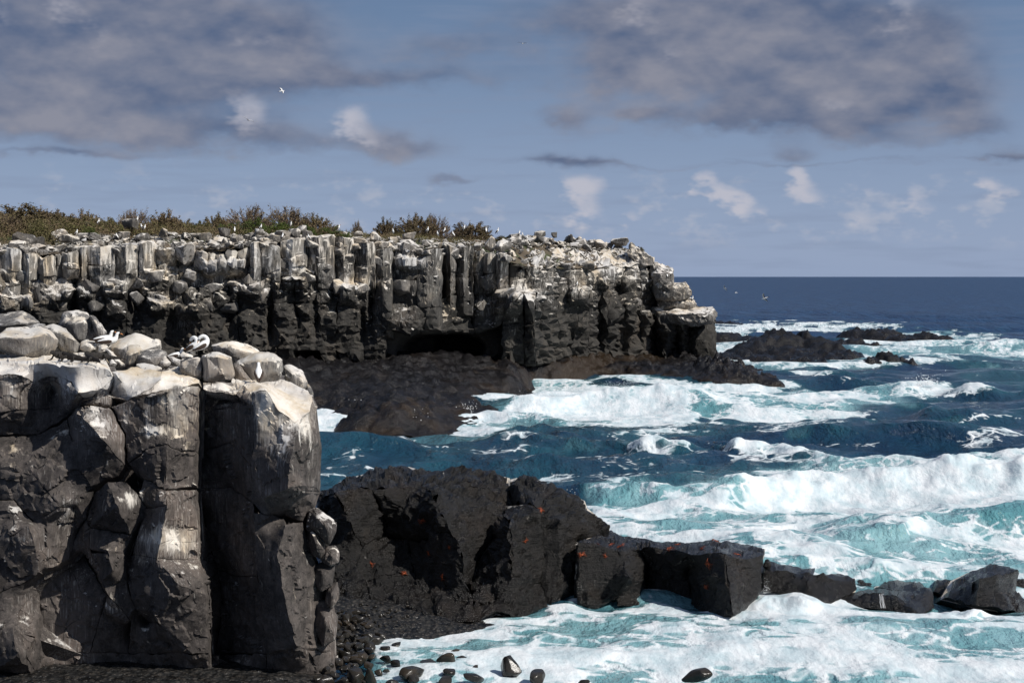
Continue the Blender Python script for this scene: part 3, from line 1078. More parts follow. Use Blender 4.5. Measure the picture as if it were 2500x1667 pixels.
fv('''
a0 -260 560 0.3
a1 60 532 0.1
a2 150 545 0.1
a3 212 582 0.35
a4 140 660 0.35
a5 132 778 0.25
a6 -260 840 0.2
a7 320 542 0.55
a8 345 660 0.95
a9 330 766 0.75
b0 400 546 0.35
b1 480 590 0.0
b2 522 662 -.35
b3 478 746 0.1
c0 -260 470 0.9
c1 90 482 0.5
c2 300 470 0.2
c3 470 492 -.2
c4 560 482 -.1
c5 742 512 0.0
c6 762 560 0.1
c7 692 632 0.0
t0 -260 400 6.0
t1 300 385 6.0
t2 700 385 5.2
t3 920 480 0.9
t4 1090 515 0.8
t5 1200 470 3.6
t6 1340 520 3.0
d0 752 516 0.3
d1 1082 560 0.2
d2 1005 642 0.05
d3 900 690 -.05
d4 800 560 -.05
d5 750 672 0.35
d6 860 712 0.1
e0 1200 560 0.7
e1 1345 598 0.6
e2 1200 606 0.1
e3 1060 654 0.1
f0 470 725 0.35
f1 580 672 0.2
f2 760 692 0.25
f3 742 752 0.2
f4 610 738 0.1
f5 690 680 0.1
g0 1372 592 0.5
g1 1560 588 0.5
g2 1645 612 0.2
g3 1582 660 -.1
g4 1375 640 0.1
g5 1702 652 -.15
g6 1705 725 -.25
g7 1690 742 -.2
g8 1340 776 1.3
g9 1372 645 1.1
g10 1585 672 0.9
h0 1560 560 1.6
h1 1920 570 1.7
h2 2085 640 1.2
h3 2118 716 0.6
h4 1802 648 -.35
h5 1880 780 -.4
h6 1990 860 -.25
h7 2095 780 0.1
h8 1720 600 0.7
i0 1725 800 -.25
i1 1700 1160 -.2
i2 1700 1400 -.1
i3 1950 1160 -.75
i4 1948 1310 -.75
i5 2000 920 -.4
i6 2140 905 0.2
i7 2152 1010 0.25
i8 2060 880 -.05
i9 2140 1300 0.5
i10 2050 1530 0.3
i11 1920 1500 0.25
i12 1780 1480 -.2
i13 2030 1290 -.55
j0 1715 1472 -.2
j1 1740 1900 -.1
j2 1800 2420 0.1
j3 1925 1545 -.35
j4 1880 1760 -.5
j5 1920 2050 -.5
j6 2000 2380 -.35
j7 2050 1562 0.2
j8 2170 1900 0.45
j9 2230 2060 0.7
j10 2255 2420 0.8
j11 2100 1960 0.1
k0 1335 790 0.9
k1 1335 1060 1.15
k2 1330 1310 1.3
k3 1375 1470 1.5
k4 1400 1650 1.5
k5 1470 1850 1.6
k6 1500 2080 1.4
k7 1450 2420 1.4
k8 1560 1300 0.9
k9 1550 1000 0.45
k10 1590 1900 1.0
k11 1640 2420 0.8
l0 860 716 0.0
l1 1062 658 -.1
l2 1200 608 -.1
l3 1342 620 0.15
l4 1332 1060 0.25
l5 1325 1288 0.3
l6 1180 1312 -.1
l7 1110 1312 -.15
l8 960 1240 0.1
l9 862 1140 0.15
l10 845 940 0.1
l11 782 800 0.05
l12 752 756 0.1
l13 1010 1035 -.05
l14 1130 1010 -.2
l15 1230 1060 0.0
m0 500 762 0.35
m1 610 742 0.0
m2 742 760 0.0
m3 832 935 0.05
m4 838 1150 0.1
m5 795 1220 0.2
m6 690 1255 0.1
m7 700 985 -.45
m8 560 830 -.15
m9 480 985 0.2
m10 450 835 0.55
m11 250 945 0.6
m12 15 950 0.5
m13 -260 990 0.5
n0 220 1205 0.0
n1 60 1188 0.05
n2 -260 1130 0.3
n3 400 1432 -.25
n4 220 1532 0.0
n5 90 1382 0.1
n6 -260 1390 0.3
n7 580 1330 0.1
n8 -260 1800 -.1
n9 500 1440 0.15
n10 512 1620 0.5
n11 470 1785 0.35
n12 270 1882 -.1
n13 200 1560 -.45
n14 -260 2120 0.0
n15 130 1960 -.1
o0 640 1335 0.2
o1 722 1268 -.1
o2 842 1268 -.2
o3 930 1352 0.0
o4 985 1442 0.1
o5 968 1505 0.1
o6 890 1612 0.1
o7 600 1572 0.25
o8 588 1500 0.35
o9 800 1420 -.55
o10 840 1742 0.1
o11 735 1748 -.15
o12 602 1712 0.25
o13 612 1738 0.3
o14 852 1962 0.15
o15 912 2112 0.3
o16 890 2210 0.3
o17 720 2016 0.0
o18 682 1940 0.1
o19 640 1850 0.4
o20 760 1860 -.25
p0 1120 1318 -.2
p1 1328 1314 0.3
p2 1343 1600 0.2
p3 1338 1785 0.15
p4 1060 1782 -.45
p5 905 1692 0.1
p6 1130 1420 -.45
p7 900 1748 0.2
p8 980 1890 -.3
p9 972 2005 -.3
p10 1062 2215 -.15
p11 1300 2420 0.0
p12 1412 2420 0.1
p13 1392 2025 -.1
p14 1362 1832 0.0
p15 842 1790 0.9
p16 1000 2215 0.8
p17 1200 1950 -.55
p18 1000 2420 .5
p19 890 2420 .6
r0 470 1800 0.7
r1 560 1760 0.9
r2 720 2030 0.5
r3 890 2230 0.9
r4 600 2420 .6
r5 250 1900 0.4
r6 300 2420 .5
r7 -260 2420 .4
r8 280 2150 .5
r9 860 2420 .7
s0 -260 2260 -.2
s1 80 2255 -.5
s2 230 2310 -.2
s3 285 2450 0.2
s4 260 2640 0.4
s5 -260 2640 0.1
s6 130 2420 -.7
u0 500 2640 1.0
u1 900 2640 .9
u2 1420 2640 .5
u3 1800 2640 .4
u4 2280 2640 .5
u5 300 2640 .8
''')
FP = lambda s: [FV[k] for k in s.split()]

_gf = [  # guano patches on the near cliff in sheet coordinates: x, y, rx, ry, amount
    (1000, 800, 40, 120, .55), (1060, 920, 110, 45, .75), (1150, 690, 90, 70, .55), (1230, 800, 50, 110, .35), (620, 800, 90, 70, .45), (690, 900, 70, 70, .45),
    (560, 560, 260, 90, .85), (330, 500, 140, 40, .6), (900, 590, 160, 60, .85), (1150, 590, 100, 40, .75), (1900, 700, 150, 110, .95), (2000, 850, 80, 90, .55),
    (1780, 800, 50, 130, .75), (1830, 900, 90, 130, .62), (1900, 1040, 90, 120, .35), (1200, 900, 120, 180, .22), (2060, 900, 40, 150, .55), (1100, 1640, 150, 75, 1.0), (1230, 1700, 90, 70, .5), (950, 1790, 60, 70, .5), (900, 1390, 70, 60, .7), (450, 1500, 60, 100, .45),
    (760, 2080, 60, 50, .5), (60, 590, 60, 40, .35), (90, 660, 30, 60, .4), (250, 700, 90, 90, .12), (2110, 1150, 40, 260, .25), (1420, 620, 90, 25, .4), (1660, 620, 60, 40, .45),
    (850, 830, 30, 100, .35), (720, 1440, 30, 60, .35), (1280, 620, 60, 30, .5), (1900, 1660, 40, 60, .25), (1380, 800, 25, 120, .3), (400, 500, 150, 30, .5), (500, 1390, 90, 16, .35), (100, 1640, 130, 20, .3)]


def g_fore(u, v):
    x, y = u / .3614, (v - 720) / .3614
    r = np.full(np.shape(u), -.10)
    r = r + .10 * sstep(1000 - y, 0, 400)
    for (cx, cy, rx, ry, a) in _gf: r = r + a * np.exp(-((x - cx) / rx) ** 2 - ((y - cy) / ry) ** 2)
    return r


FORE = [  # (facets of one block, options)
    (['a0 a1 a2 a3 a4 a5 a6'], dict(bulge=0.048, gap=1.2)),
    (['a3 a7 a8 a9 a5 a4', 'a7 b0 b1 b2 b3 a9 a8'], dict(bulge=0.004, edge=.03, soft=1)),
    (['c0 c1 c2 c3 c4 c5 c6 c7 b2 b1 b0 a7 a3 a2 a1 a0', 't0 t1 t2 c5 c4 c3 c2 c1 c0'], dict(bulge=0.007, gap=1.2, color=(1.1, 0, 1, 1), chip=.05)),
    (['d0 d4 d5', 'd0 t3 t4 d1 d2 d3 d6 d5 d4'], dict(bulge=0.022, color=(1.2, 0, 1, 1), chip=.05)),
    (['t4 e0 e1 e2 e3 d3 d2 d1', 't4 t5 t6 e1 e0'], dict(bulge=0.013, color=(1.2, 0, 1, 1), chip=.05)),
    (['f1 c7 f5 f4 m0 f0'], dict(bulge=0.011)),
    (['c7 c6 d5 d6 f2 f5'], dict(bulge=0.011)),
    (['f5 f2 f3 f4'], dict(bulge=0.007)),
    (['g0 g1 g2 g3 g4'], dict(bulge=0.007, color=(.5, 0, 1, 1))),
    (['g2 g5 g6 g7 g3'], dict(bulge=0.004)),
    (['g9 g10 g7 k0'], dict(bulge=0.000)),
    (['h0 h1 h2 h3 h7 h6 h5 h4 h8', 'h8 h4 g5 g2 g1 h0'], dict(bulge=0.022, gap=.8, color=(1.2, 0, 1, 1), chip=.05)),
    (['g5 h4 h5 h6 i5 i3 i4 i2 i1 i0 g6', 'h6 h7 h3 i6 i8 i5', 'i5 i8 i6 i7 i9 i13 i3', 'i3 i13 i4'], dict(bulge=0.011)),
    (['i2 i4 i13 i9 i10 i11 i12'], dict(bulge=0.011)),
    (['j0 i12 i11 j3 j4 j1', 'j3 i10 j7 j8 j11 j5 j4', 'j1 j4 j5 j6 j2', 'j5 j11 j8 j9 j10 j6'], dict(bulge=0.013)),
    (['k0 g7 g6 i0 i1 k9 k1'], dict(bulge=0.007)),
    (['k1 k9 i1 i2 k8 k2'], dict(bulge=0.007)),
    (['k2 k8 i2 j0 j1 k10 k5 k4 k3'], dict(bulge=0.011)),
    (['k5 k10 j1 j2 k11 k7 k6'], dict(bulge=0.011)),
    (['l12 l0 l1 l2 l3 l4 l15 l14 l13 l9 l10 l11'], dict(bulge=0.022)),
    (['l13 l14 l7 l8 l9'], dict(bulge=0.011)),
    (['l14 l15 l4 l5 l6 l7'], dict(bulge=0.011)),
    (['m1 m2 m3 m4 m7 m8', 'm8 m7 m9 m10 m0', 'm0 m1 m8'], dict(bulge=0.011)),
    (['m7 m4 m5 m6 n7 n3 n0 m9'], dict(bulge=0.022)),
    (['a6 a5 a9 b3 m0 m10 m11 m12 m13'], dict(bulge=0.022, gap=1.3)),
    (['m13 m12 m11 m10 m9 n0 n1 n2'], dict(bulge=0.018)),
    (['n2 n1 n0 n3 n4 n5 n6'], dict(bulge=0.022)),
    (['n6 n5 n4 n13 n8'], dict(bulge=0.013)),
    (['n8 n13 n12 n15 n14', 'n13 n4 n3 n9 n10 n11 n12'], dict(bulge=0.013)),
    (['n3 n7 o0 o8 n10 n9'], dict(bulge=0.007)),
    (['o0 o1 o9 o7 o8', 'o1 o2 o3 o4 o5 o6 o9', 'o9 o6 o7'], dict(bulge=0.031)),
    (['o7 o6 o10 o11 o12'], dict(bulge=0.026)),
    (['o13 o11 o20 o18 o19', 'o11 o10 o14 o15 o16 o17 o18 o20'], dict(bulge=0.018)),
    (['l8 l7 p0 p6 o4 o3'], dict(bulge=0.009)),
    (['p0 p1 p2 p3 p4 p6', 'p6 p4 p7 p5 o5 o4'], dict(bulge=0.018)),
    (['p4 p3 p14 p13 p17', 'p4 p17 p10 p9 p8 p7', 'p17 p13 p12 p11 p10'], dict(bulge=0.011)),
    (['p15 p7 p8 p9 p10 p16 o15 o14'], dict(bulge=0.000)),
    (['p1 k2 k3 k4 k5 k6 k7 p12 p13 p14 p3 p2'], dict(bulge=0.011, color=(.05, 0, 1, 1))),
    (['n11 n10 o8 o7 o12 o13 o19 r1 r0'], dict(bulge=0.000)),
    (['r1 o19 o18 o17 o16 r3 r9 r4 r2'], dict(bulge=0.011)),
    (['r0 r1 r2 r4 r6 r8 r5'], dict(bulge=0.011)),
    (['n14 n15 n12 n11 r0 r5 r8 s2 s1 s0'], dict(bulge=0.011)),
    (['s0 s1 s6 s5', 's1 s2 s3 s4 s6', 's6 s4 s5'], dict(bulge=0.031, rough=.09)),
    (['o15 p16 p10 p11 p18 p19 r9 o16'], dict(bulge=0.000)),
    (['r8 r6 r4 r9 p19 p18 p11 p12 u2 u1 u0 u5 s4 s3 s2'], dict(bulge=0.011, rough=.15)),
    (['p12 k7 k11 j2 u3 u2'], dict(bulge=0.011, rough=.15)),
    (['j2 j6 j10 u4 u3'], dict(bulge=0.018, rough=.10)),
]
allf = [FP(s) for fs, _ in FORE for s in fs]
# the body of the cliff behind its face
cliff_core = core(allf, 'cliff', M['cliff'])
near_cliff = add_obj('cliff', cliff_core, None, None, (.3, 0, 1, 1))
tag(near_cliff, 'near dark basalt cliff with guano streaked top at left', 'cliff', kind='structure')
for fs, op in FORE:
    op = dict(op); op.pop('soft', None)
    block([FP(s) for s in fs], M['cliff'], near_cliff, step=4.6, guano=g_fore, **{'gap': .7, 'edge': .03, 'edge_r': .07, 'warp': 3.2, 'wscale': 24, 'chip': .11, 'chip_s': .85, 'color': (.22, 0, 1, 1), **op})
# plateau and right flank that close the body
def slab(pts, name, parent, mat, color=(.3, 0, 1, 1), bevel=.2, rough=.15):
    me = hull_mesh([Vector(p) for p in pts], name, mat, bevel, 3, rough, .8, 3)
    return add_obj(name, me, parent, None, color)
slab([PV(-140, 905, 49.0), PV(560, 935, 48.4), PV(735, 985, 48.6), PV(-140, 880, 57), PV(520, 895, 57), PV(700, 920, 57), PV(-140, 2000, 50.5), PV(560, 2000, 50), PV(770, 1990, 49.2), PV(-140, 2000, 60), PV(740, 1900, 58)],
     'rock_body', near_cliff, M['cliff'])

# small pale rocks stacked on the right edge of the cliff
for ol, fr in [([(2068, 1580), (2075, 1450), (2120, 1428), (2200, 1490), (2262, 1520), (2270, 1600), (2225, 1690), (2160, 1650)], [(2150, 1500, .5), (2215, 1580, .55), (2110, 1560, .4)]),
               ([(2075, 1560), (2130, 1590), (2195, 1680), (2205, 1740), (2170, 1790), (2110, 1760), (2080, 1680)], [(2140, 1680, .5), (2120, 1620, .4)]),
               ([(2205, 1700), (2270, 1690), (2300, 1740), (2290, 1810), (2230, 1830), (2170, 1790)], [(2240, 1750, .4)]),
               ([(2120, 1815), (2200, 1800), (2255, 1830), (2245, 1960), (2170, 2010), (2110, 1930)], [(2180, 1880, .4)]),
               ([(2220, 1950), (2285, 1930), (2290, 2040), (2240, 2120), (2200, 2060)], [(2245, 2020, .4)]),
               ([(2130, 2060), (2230, 2060), (2280, 2170), (2270, 2330), (2180, 2380), (2120, 2250)], [(2200, 2200, .5)])]:
    o = outline_boulder('rock_block', [q(*p)[:2] for p in ol], FY + .45, 1.6, [q(a, b)[:2] + (d,) for a, b, d in fr], M['cliff'],
                        (.55 if ol[0][1] < 1600 else .3 if ol[0][1] < 1750 else .02, 0, 1, 1), near_cliff)

# boulders lying on the cliff top
BL = [
    ('striped', [(-30, 826), (0, 815), (20, 803), (100, 797), (128, 812), (143, 832), (135, 852), (110, 876), (72, 884), (35, 873), (12, 852), (-25, 842)], 50.6, 1.7,
     [(-10, 824, .75), (55, 825, .95), (112, 817, .75), (60, 868, .75), (20, 850, .7), (105, 850, .75)], (0.93, 0, 1, 1), 'grey boulder with white vertical streaks and pale flat top, overhanging cliff edge'),
    ('grey', [(102, 798), (128, 789), (150, 796), (183, 827), (207, 850), (186, 867), (150, 862), (140, 850)], 51.8, 1.4,
     [(182, 829, .5), (184, 862, .5), (130, 806, .3), (150, 850, .4)], (0.79, 0, 1, 1), 'smooth grey wedge shaped boulder just right of the streaked boulder'),
    ('tall', [(143, 795), (155, 763), (188, 759), (213, 764), (231, 792), (238, 826), (205, 834), (170, 822)], 54.5, 1.8,
     [(170, 790, .5), (205, 790, .55), (190, 830, .5)], (0.55, 0, 1.15, 1), 'tall brownish rock with rounded top behind the pair of resting seabirds'),
    ('blade', [(217, 769), (231, 771), (246, 789), (262, 812), (249, 828), (236, 824)], 54.0, .9, [(238, 800, .25)], (0.52, 0, 1, 1), 'narrow grey slab leaning against the tall brownish rock'),
    ('dark', [(-60, 790), (0, 766), (58, 759), (80, 772), (98, 789), (90, 797), (30, 812), (-40, 822)], 53.5, 2.0, [(40, 790, .6), (0, 795, .6)], (0.42, 0, .8, 1), 'dark low boulder at far left above the streaked boulder'),
    ('peaked', [(259, 851), (284, 830), (300, 823), (329, 810), (357, 821), (388, 832), (394, 851), (372, 872), (332, 884), (304, 894), (275, 868)], 50.8, 1.7,
     [(330, 822, .15), (384, 846, .35), (340, 860, .5), (290, 850, .45), (310, 885, .4)], (1.27, 0, 1, 1), 'large pale peaked boulder right of the resting seabirds'),
    ('smooth', [(300, 851), (321, 841), (339, 841), (351, 855), (338, 868), (331, 888), (307, 897), (296, 882)], 49.6, 1.0, [(318, 865, .35), (335, 858, .2), (312, 890, .3)], (1.00, 0, 1, 1), 'smooth pale grey rock in front of the peaked boulder'),
    ('leaning', [(257, 850), (272, 858), (290, 874), (308, 893), (296, 898), (284, 896), (268, 869)], 49.4, .5, [(285, 882, .2)], (1.20, 0, 1, 1), 'thin pale slab leaning left of the smooth grey rock'),
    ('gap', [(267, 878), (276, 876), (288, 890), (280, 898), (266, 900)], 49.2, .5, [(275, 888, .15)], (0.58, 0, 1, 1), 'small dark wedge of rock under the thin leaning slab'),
    ('slate', [(334, 866), (355, 855), (391, 851), (407, 862), (404, 889), (389, 902), (370, 893), (332, 888)], 49.5, 1.2, [(360, 876, .4), (398, 872, .3), (345, 870, .3), (375, 890, .35)], (0.47, 0, 1, 1), 'dark grey angular boulder with bare face beside the smooth pale rock'),
    ('chip', [(389, 880), (402, 868), (420, 886), (410, 900), (392, 904)], 49.2, .7, [(402, 890, .25)], (0.72, 0, 1, 1), 'small grey rock between the dark angular boulder and the gap'),
    ('plate', [(332, 890), (350, 887), (371, 889), (396, 901), (378, 910), (350, 908)], 48.4, 1.0, [(365, 900, .15), (380, 905, .2)], (1.30, 0, 1, 1), 'flat white stone plate lying on the cliff edge'),
    ('block', [(441, 877), (462, 873), (487, 873), (498, 881), (498, 906), (489, 931), (474, 927), (446, 917), (437, 903)], 47.9, 1.1, [(445, 899, .3), (480, 878, .35), (492, 905, .3), (478, 920, .35), (460, 912, .35)], (0.72, 0, 1, 1), 'blocky grey boulder left of the big streaked block'),
    ('stripe2', [(493, 868), (512, 862), (532, 860), (566, 870), (569, 888), (574, 917), (559, 932), (520, 934), (495, 932), (498, 905)], 47.7, 1.5, [(505, 872, .35), (560, 876, .3), (530, 868, .45), (540, 915, .5), (510, 925, .4), (566, 915, .3)], (0.93, 0, 1, 1), 'big angular block with brown and white streaks under the preening seabirds'),
    ('behind', [(516, 842), (552, 832), (580, 833), (614, 844), (634, 860), (610, 885), (575, 890), (540, 872), (521, 857)], 50.8, 1.5, [(560, 850, .4), (600, 862, .35), (590, 880, .3)], (1.02, 0, 1, 1), 'rounded pale grey boulder behind the big angular block'),
    ('big', [(579, 884), (604, 868), (627, 858), (668, 862), (689, 876), (693, 904), (684, 928), (660, 937), (621, 936), (598, 908)], 48.6, 1.8, [(630, 880, .4), (672, 880, .45), (680, 910, .4), (645, 915, .5), (620, 920, .4), (610, 895, .3)], (1.20, 0, 1, 1), 'largest pale boulder, standing behind the lone seabird'),
    ('shade', [(568, 886), (580, 884), (598, 906), (622, 935), (595, 940), (571, 936)], 48.3, .9, [(590, 915, .3)], (0.24, 0, .8, 1), 'shaded left part of the largest pale boulder, shade put in as darker colour'),  # left part of the big boulder, its shade put into a darker tint
    ('right', [(693, 893), (709, 890), (736, 903), (752, 932), (747, 952), (721, 944), (697, 935)], 49.0, 1.3, [(715, 912, .3), (738, 930, .3), (720, 938, .3)], (0.79, 0, 1, 1), 'streaked boulder at the right end of the near cliff top'),
    ('end', [(750, 934), (758, 940), (765, 956), (765, 976), (755, 972), (746, 955)], 48.8, .8, [(757, 958, .2)], (0.52, 0, 1, 1), 'small grey rock on the outermost right corner of the near cliff'),
    ('prop', [(447, 863), (455, 850), (467, 847), (477, 852), (478, 870), (455, 872)], 50.0, .8, [(462, 860, .2)], (0.52, 0, 1, 1), 'small dark rock beneath the preening seabirds'),
    ('tilted', [(436, 868), (446, 857), (460, 860), (474, 868), (472, 876), (446, 878)], 49.4, .7, [(456, 868, .2)], (0.93, 0, 1, 1), 'small tilted slab beside the half hidden seabird'),
    ('low', [(405, 867), (420, 870), (444, 879), (442, 895), (421, 891)], 49.3, .8, [(428, 884, .2)], (0.79, 0, 1, 1), 'low flat grey rock in front of the half hidden seabird'),
    ('nub', [(424, 900), (433, 892), (441, 897), (440, 915), (428, 916)], 48.6, .6, [(434, 905, .2)], (0.72, 0, 1, 1), 'little rounded grey rock wedged left of the blocky grey boulder'),
    ('perch', [(196, 836), (212, 829), (232, 832), (238, 850), (215, 860), (196, 852)], 51.4, 1.0, [(215, 842, .25), (228, 850, .2)], (1.30, 0, 1, 1), 'pale stone directly below the two resting seabirds'),
    ('perch2', [(236, 840), (252, 836), (268, 846), (262, 860), (240, 862)], 51.2, .8, [(250, 850, .2)], (1.30, 0, 1, 1), 'small pale stone under the breast of the front resting seabird'),
    ('back', [(60, 800), (90, 790), (112, 792), (108, 806), (80, 812)], 53.0, 1.0, [(90, 800, .2)], (0.58, 0, .9, 1), 'small dark rock squeezed behind the streaked boulder'),
]
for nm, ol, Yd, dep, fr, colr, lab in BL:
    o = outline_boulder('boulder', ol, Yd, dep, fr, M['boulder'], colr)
    tag(o, lab, 'boulder', 'boulders on the near cliff top')

# ------------------------------------------------------------------ black rocks in the surf
MV = {}
def mv(txt, ox, oy, sc, base):
    for ln in txt.strip().splitlines():
        nm, x, y, d = ln.split()
        MV[nm] = (ox + sc * float(x), oy + sc * float(y), base + float(d) * (1.65 if float(d) < 2.1 else 1.05))
MP = lambda s: [MV[k] for k in s.split()]

mv('''
a0 80 262 1.5
a1 210 290 0.3
a2 330 500 -.1
a3 400 650 0.0
a4 220 1010 -1.6
a5 100 700 0.4
a6 330 250 0.6
a7 470 262 0.6
a8 560 500 0.9
a9 560 575 0.9
a10 470 602 0.4
b0 240 230 2.6
b1 290 168 3.6
b2 400 140 4.2
b3 560 112 4.6
b4 700 90 5.0
b5 850 130 4.4
b6 780 190 1.4
b7 660 250 0.9
b8 520 190 2.6
c0 870 250 0.3
c1 920 400 -.5
c2 1000 540 -.9
c3 1062 650 -1.1
c4 1080 860 -1.6
c5 1150 1005 -1.9
c6 1150 1168 -2.6
c7 900 1155 -2.6
c8 500 1115 -2.2
c9 700 600 0.6
c10 760 850 -.3
c11 400 850 -.6
d0 1020 115 4.4
d1 1200 125 4.4
d2 1385 165 4.0
d3 1410 352 1.8
d4 1370 372 1.0
d5 1280 560 0.6
d6 1200 700 0.3
d7 1160 800 0.0
d8 1140 960 -.8
d9 1000 200 1.5
d10 1250 260 1.7
e0 1390 500 -.6
e1 1410 850 -1.4
e2 1340 985 -1.5
e3 1280 1015 -1.4
f0 1560 352 0.3
f1 1602 480 0.2
f2 1622 700 0.0
f3 1612 882 -.3
f4 1540 872 -1.0
f5 1480 852 -1.2
f6 1500 480 -.5
g0 1672 1062 -.8
g1 1480 1112 -1.8
g2 1310 1085 -2.1
h0 1392 180 3.6
h1 1500 155 3.8
h2 1560 165 3.6
h3 1722 240 3.2
h4 1605 372 0.9
i0 1900 320 3.0
i1 1920 382 2.6
i2 2040 480 2.6
i3 2066 530 2.2
i4 2030 562 1.4
i5 1862 592 0.9
i6 1842 700 0.6
i7 1832 1042 0.0
i8 1720 480 0.1
i9 1740 800 -.3
''', 740, 1100, .3616, 59.0)
mv('''
n0 130 120 2.2
n1 230 95 4.6
n2 350 130 4.2
n3 480 140 4.2
n4 600 150 4.0
n5 770 143 4.4
n6 900 158 4.0
n7 1022 176 3.6
n8 1014 222 0.7
n9 940 232 -.1
n10 820 217 -.7
n11 720 206 -.3
n12 640 216 0.0
n13 500 182 1.2
n14 392 184 1.1
n15 302 192 0.6
n16 68 150 0.5
p0 290 250 0.4
p1 270 440 0.4
p2 160 482 0.1
p3 55 478 0.2
p4 392 190 1.0
p5 422 262 1.6
p6 432 446 1.6
p7 402 484 0.4
p8 272 484 0.2
p9 330 330 -.2
p10 622 300 1.2
p11 640 472 0.7
p12 822 332 -1.1
p13 862 534 -1.6
p14 742 534 -1.1
p15 690 522 -.6
p16 1012 392 0.4
p17 942 492 -.7
p18 730 330 -.6
o0 1018 252 3.2
o1 1130 262 3.4
o2 1282 288 3.0
o3 1272 314 0.9
o4 1140 302 0.9
o5 1018 302 1.0
o6 1242 352 0.4
o7 1252 474 -.1
o8 1190 462 0.2
o9 1012 386 0.9
o10 1300 312 0.7
o11 1402 308 1.9
o12 1492 338 2.1
o13 1502 392 1.2
o14 1382 462 0.3
o15 1292 484 -.3
o16 1400 345 1.0
q0 1390 432 0.6
q1 1500 402 2.4
q2 1600 392 2.8
q3 1722 394 2.4
q4 1882 380 1.6
q5 1896 480 0.4
q6 1822 527 -.8
q7 1650 502 -.1
q8 1500 487 0.2
q9 1392 464 0.6
q10 1700 420 0.2
q11 1520 425 0.6
s0 1588 390 2.8
s1 1650 344 4.4
s2 1740 348 4.8
s3 1832 360 4.4
s4 1885 386 2.2
w0 1950 432 0.6
w1 2000 342 1.4
w2 2090 300 2.0
w3 2182 270 2.8
w4 2262 272 3.0
w5 2312 290 2.6
w6 2326 312 2.2
w7 2312 382 1.4
w8 2352 442 1.2
w9 2370 515 0.6
w10 2240 494 -.4
w11 2110 472 -.5
w12 2120 350 -.2
w13 2200 330 0.2
z0 1890 402 3.4
z1 1905 350 4.4
z2 1990 344 4.4
z3 2000 440 3.0
''', 1380, 1250, .4762, 57.6)

_gm = [(1280, 1245, 6, 40, .7), (1262, 1230, 4, 12, .4), (1080, 1165, 4, 20, .7), (1186, 1180, 5, 14, .5), (1200, 1205, 30, 30, .12)]
def g_mid(u, v):
    r = np.full(np.shape(u), -.25)
    for (cx, cy, rx, ry, a) in _gm: r = r + a * np.exp(-((u - cx) / rx) ** 2 - ((v - cy) / ry) ** 2)
    return r


def rock_thing(name, blocks, label, extra, opt):
    polys = [MP(s) for fs in blocks for s in fs]
    me = core(polys, 'rock_body', M['black'], (0, .6, -.2))
    root = empty(name, PV(*extra))
    inv = root.location.copy()
    body = add_obj('rock_body', me, root); body.location = -inv
    for fs in blocks:
        o = block([MP(s) for s in fs], M['black'], root, guano=g_mid, **opt)
        o.location = -inv
    tag(root, label, 'rock')
    return root


big_rock = rock_thing('sea_rock', [
    ['a0 a1 a2 a3 a11 a4 a5'.replace('a11 ', '')], ['a1 a6 a7 a8 a9 a10 a3 a2'], ['b0 b1 b2 b8 a7 a6', 'b2 b3 b4 b5 b6 b7 a7 b8', 'a0 b0 a6 a1'],
    ['a7 b7 b6 c0 c1 c2 c9 a9 a8'], ['a9 c9 c10 c11 a3 a10', 'a3 c11 c8 a4'], ['c9 c2 c3 c4 c5 c10', 'c10 c5 c6 c7 c8 c11'],
    ['b6 b5 d0 d9 c0', 'd0 d1 d2 d3 d10 d9', 'd9 d10 d3 d4 d5 d6 d7 d8 c4 c3 c2 c1 c0'], ['d4 e0 e1 e2 e3 c5 d8 d7 d6 d5'],
    ['d4 f0 f1 f2 f3 f4 f5 e1 e0'], ['e1 f5 f4 f3 g0 g1 g2 e3 e2', 'e3 g2 c6 c5'], ['h0 h1 h2 h3 h4 f0 d3'],
    ['h3 i0 i1 i8 h4', 'h4 i8 i9 g0 f3 f2 f1 f0', 'i1 i2 i3 i4 i5 i6 i7 g0 i9 i8']],
    'huge black lava rock standing between the near cliff and the surf', (1150, 1510, 60), dict(step=4.5, gap=.5, edge=.05, edge_r=.15, bulge=.05, rough=.22, rfreq=1.6, chip=.16, chip_s=1.0, thick=2.5, warp=7, color=(0, .1, 1, 1)))
slab_rock = rock_thing('sea_rock', [
    ['n0 n1 n2 n3 n14 n15 n16', 'n3 n4 n5 n6 n7 n8 n9 n10 n11 n12 n13 n14'], ['n16 n15 p0 p9 p1 p2 p3'], ['n15 n14 p4 p5 p6 p7 p8 p1 p9 p0'.replace('n14 p4', 'n14')],
    ['n14 n13 n12 p10 p11 p6 p5'], ['n12 n11 n10 p12 p18 p10', 'p10 p18 p12 p13 p14 p15 p11'], ['n10 n9 n8 p16 p17 p13 p12']],
    'long flat topped wet black rock with orange crabs right of the huge rock', (1650, 1500, 58), dict(step=4.6, gap=.5, edge=.04, edge_r=.12, bulge=.03, chip=.09, chip_s=.8, rough=.09, rfreq=1.2, thick=2.0, warp=6, color=(0, .2, 1, 1)))
rock3 = rock_thing('sea_rock', [['o0 o1 o2 o3 o4 o5', 'o5 o4 o3 o6 o7 o8 o9'], ['o3 o10 o16 o14 o15 o7 o6', 'o10 o11 o12 o13 o14 o16']],
    'low black rock just right of the flat topped one, splashed by foam', (1960, 1475, 58), dict(step=6.0, gap=.8, edge=.04, edge_r=.12, bulge=.03, chip=.09, chip_s=.8, rough=.09, rfreq=1.3, thick=2.0, warp=6, color=(0, .25, 1, 1)))
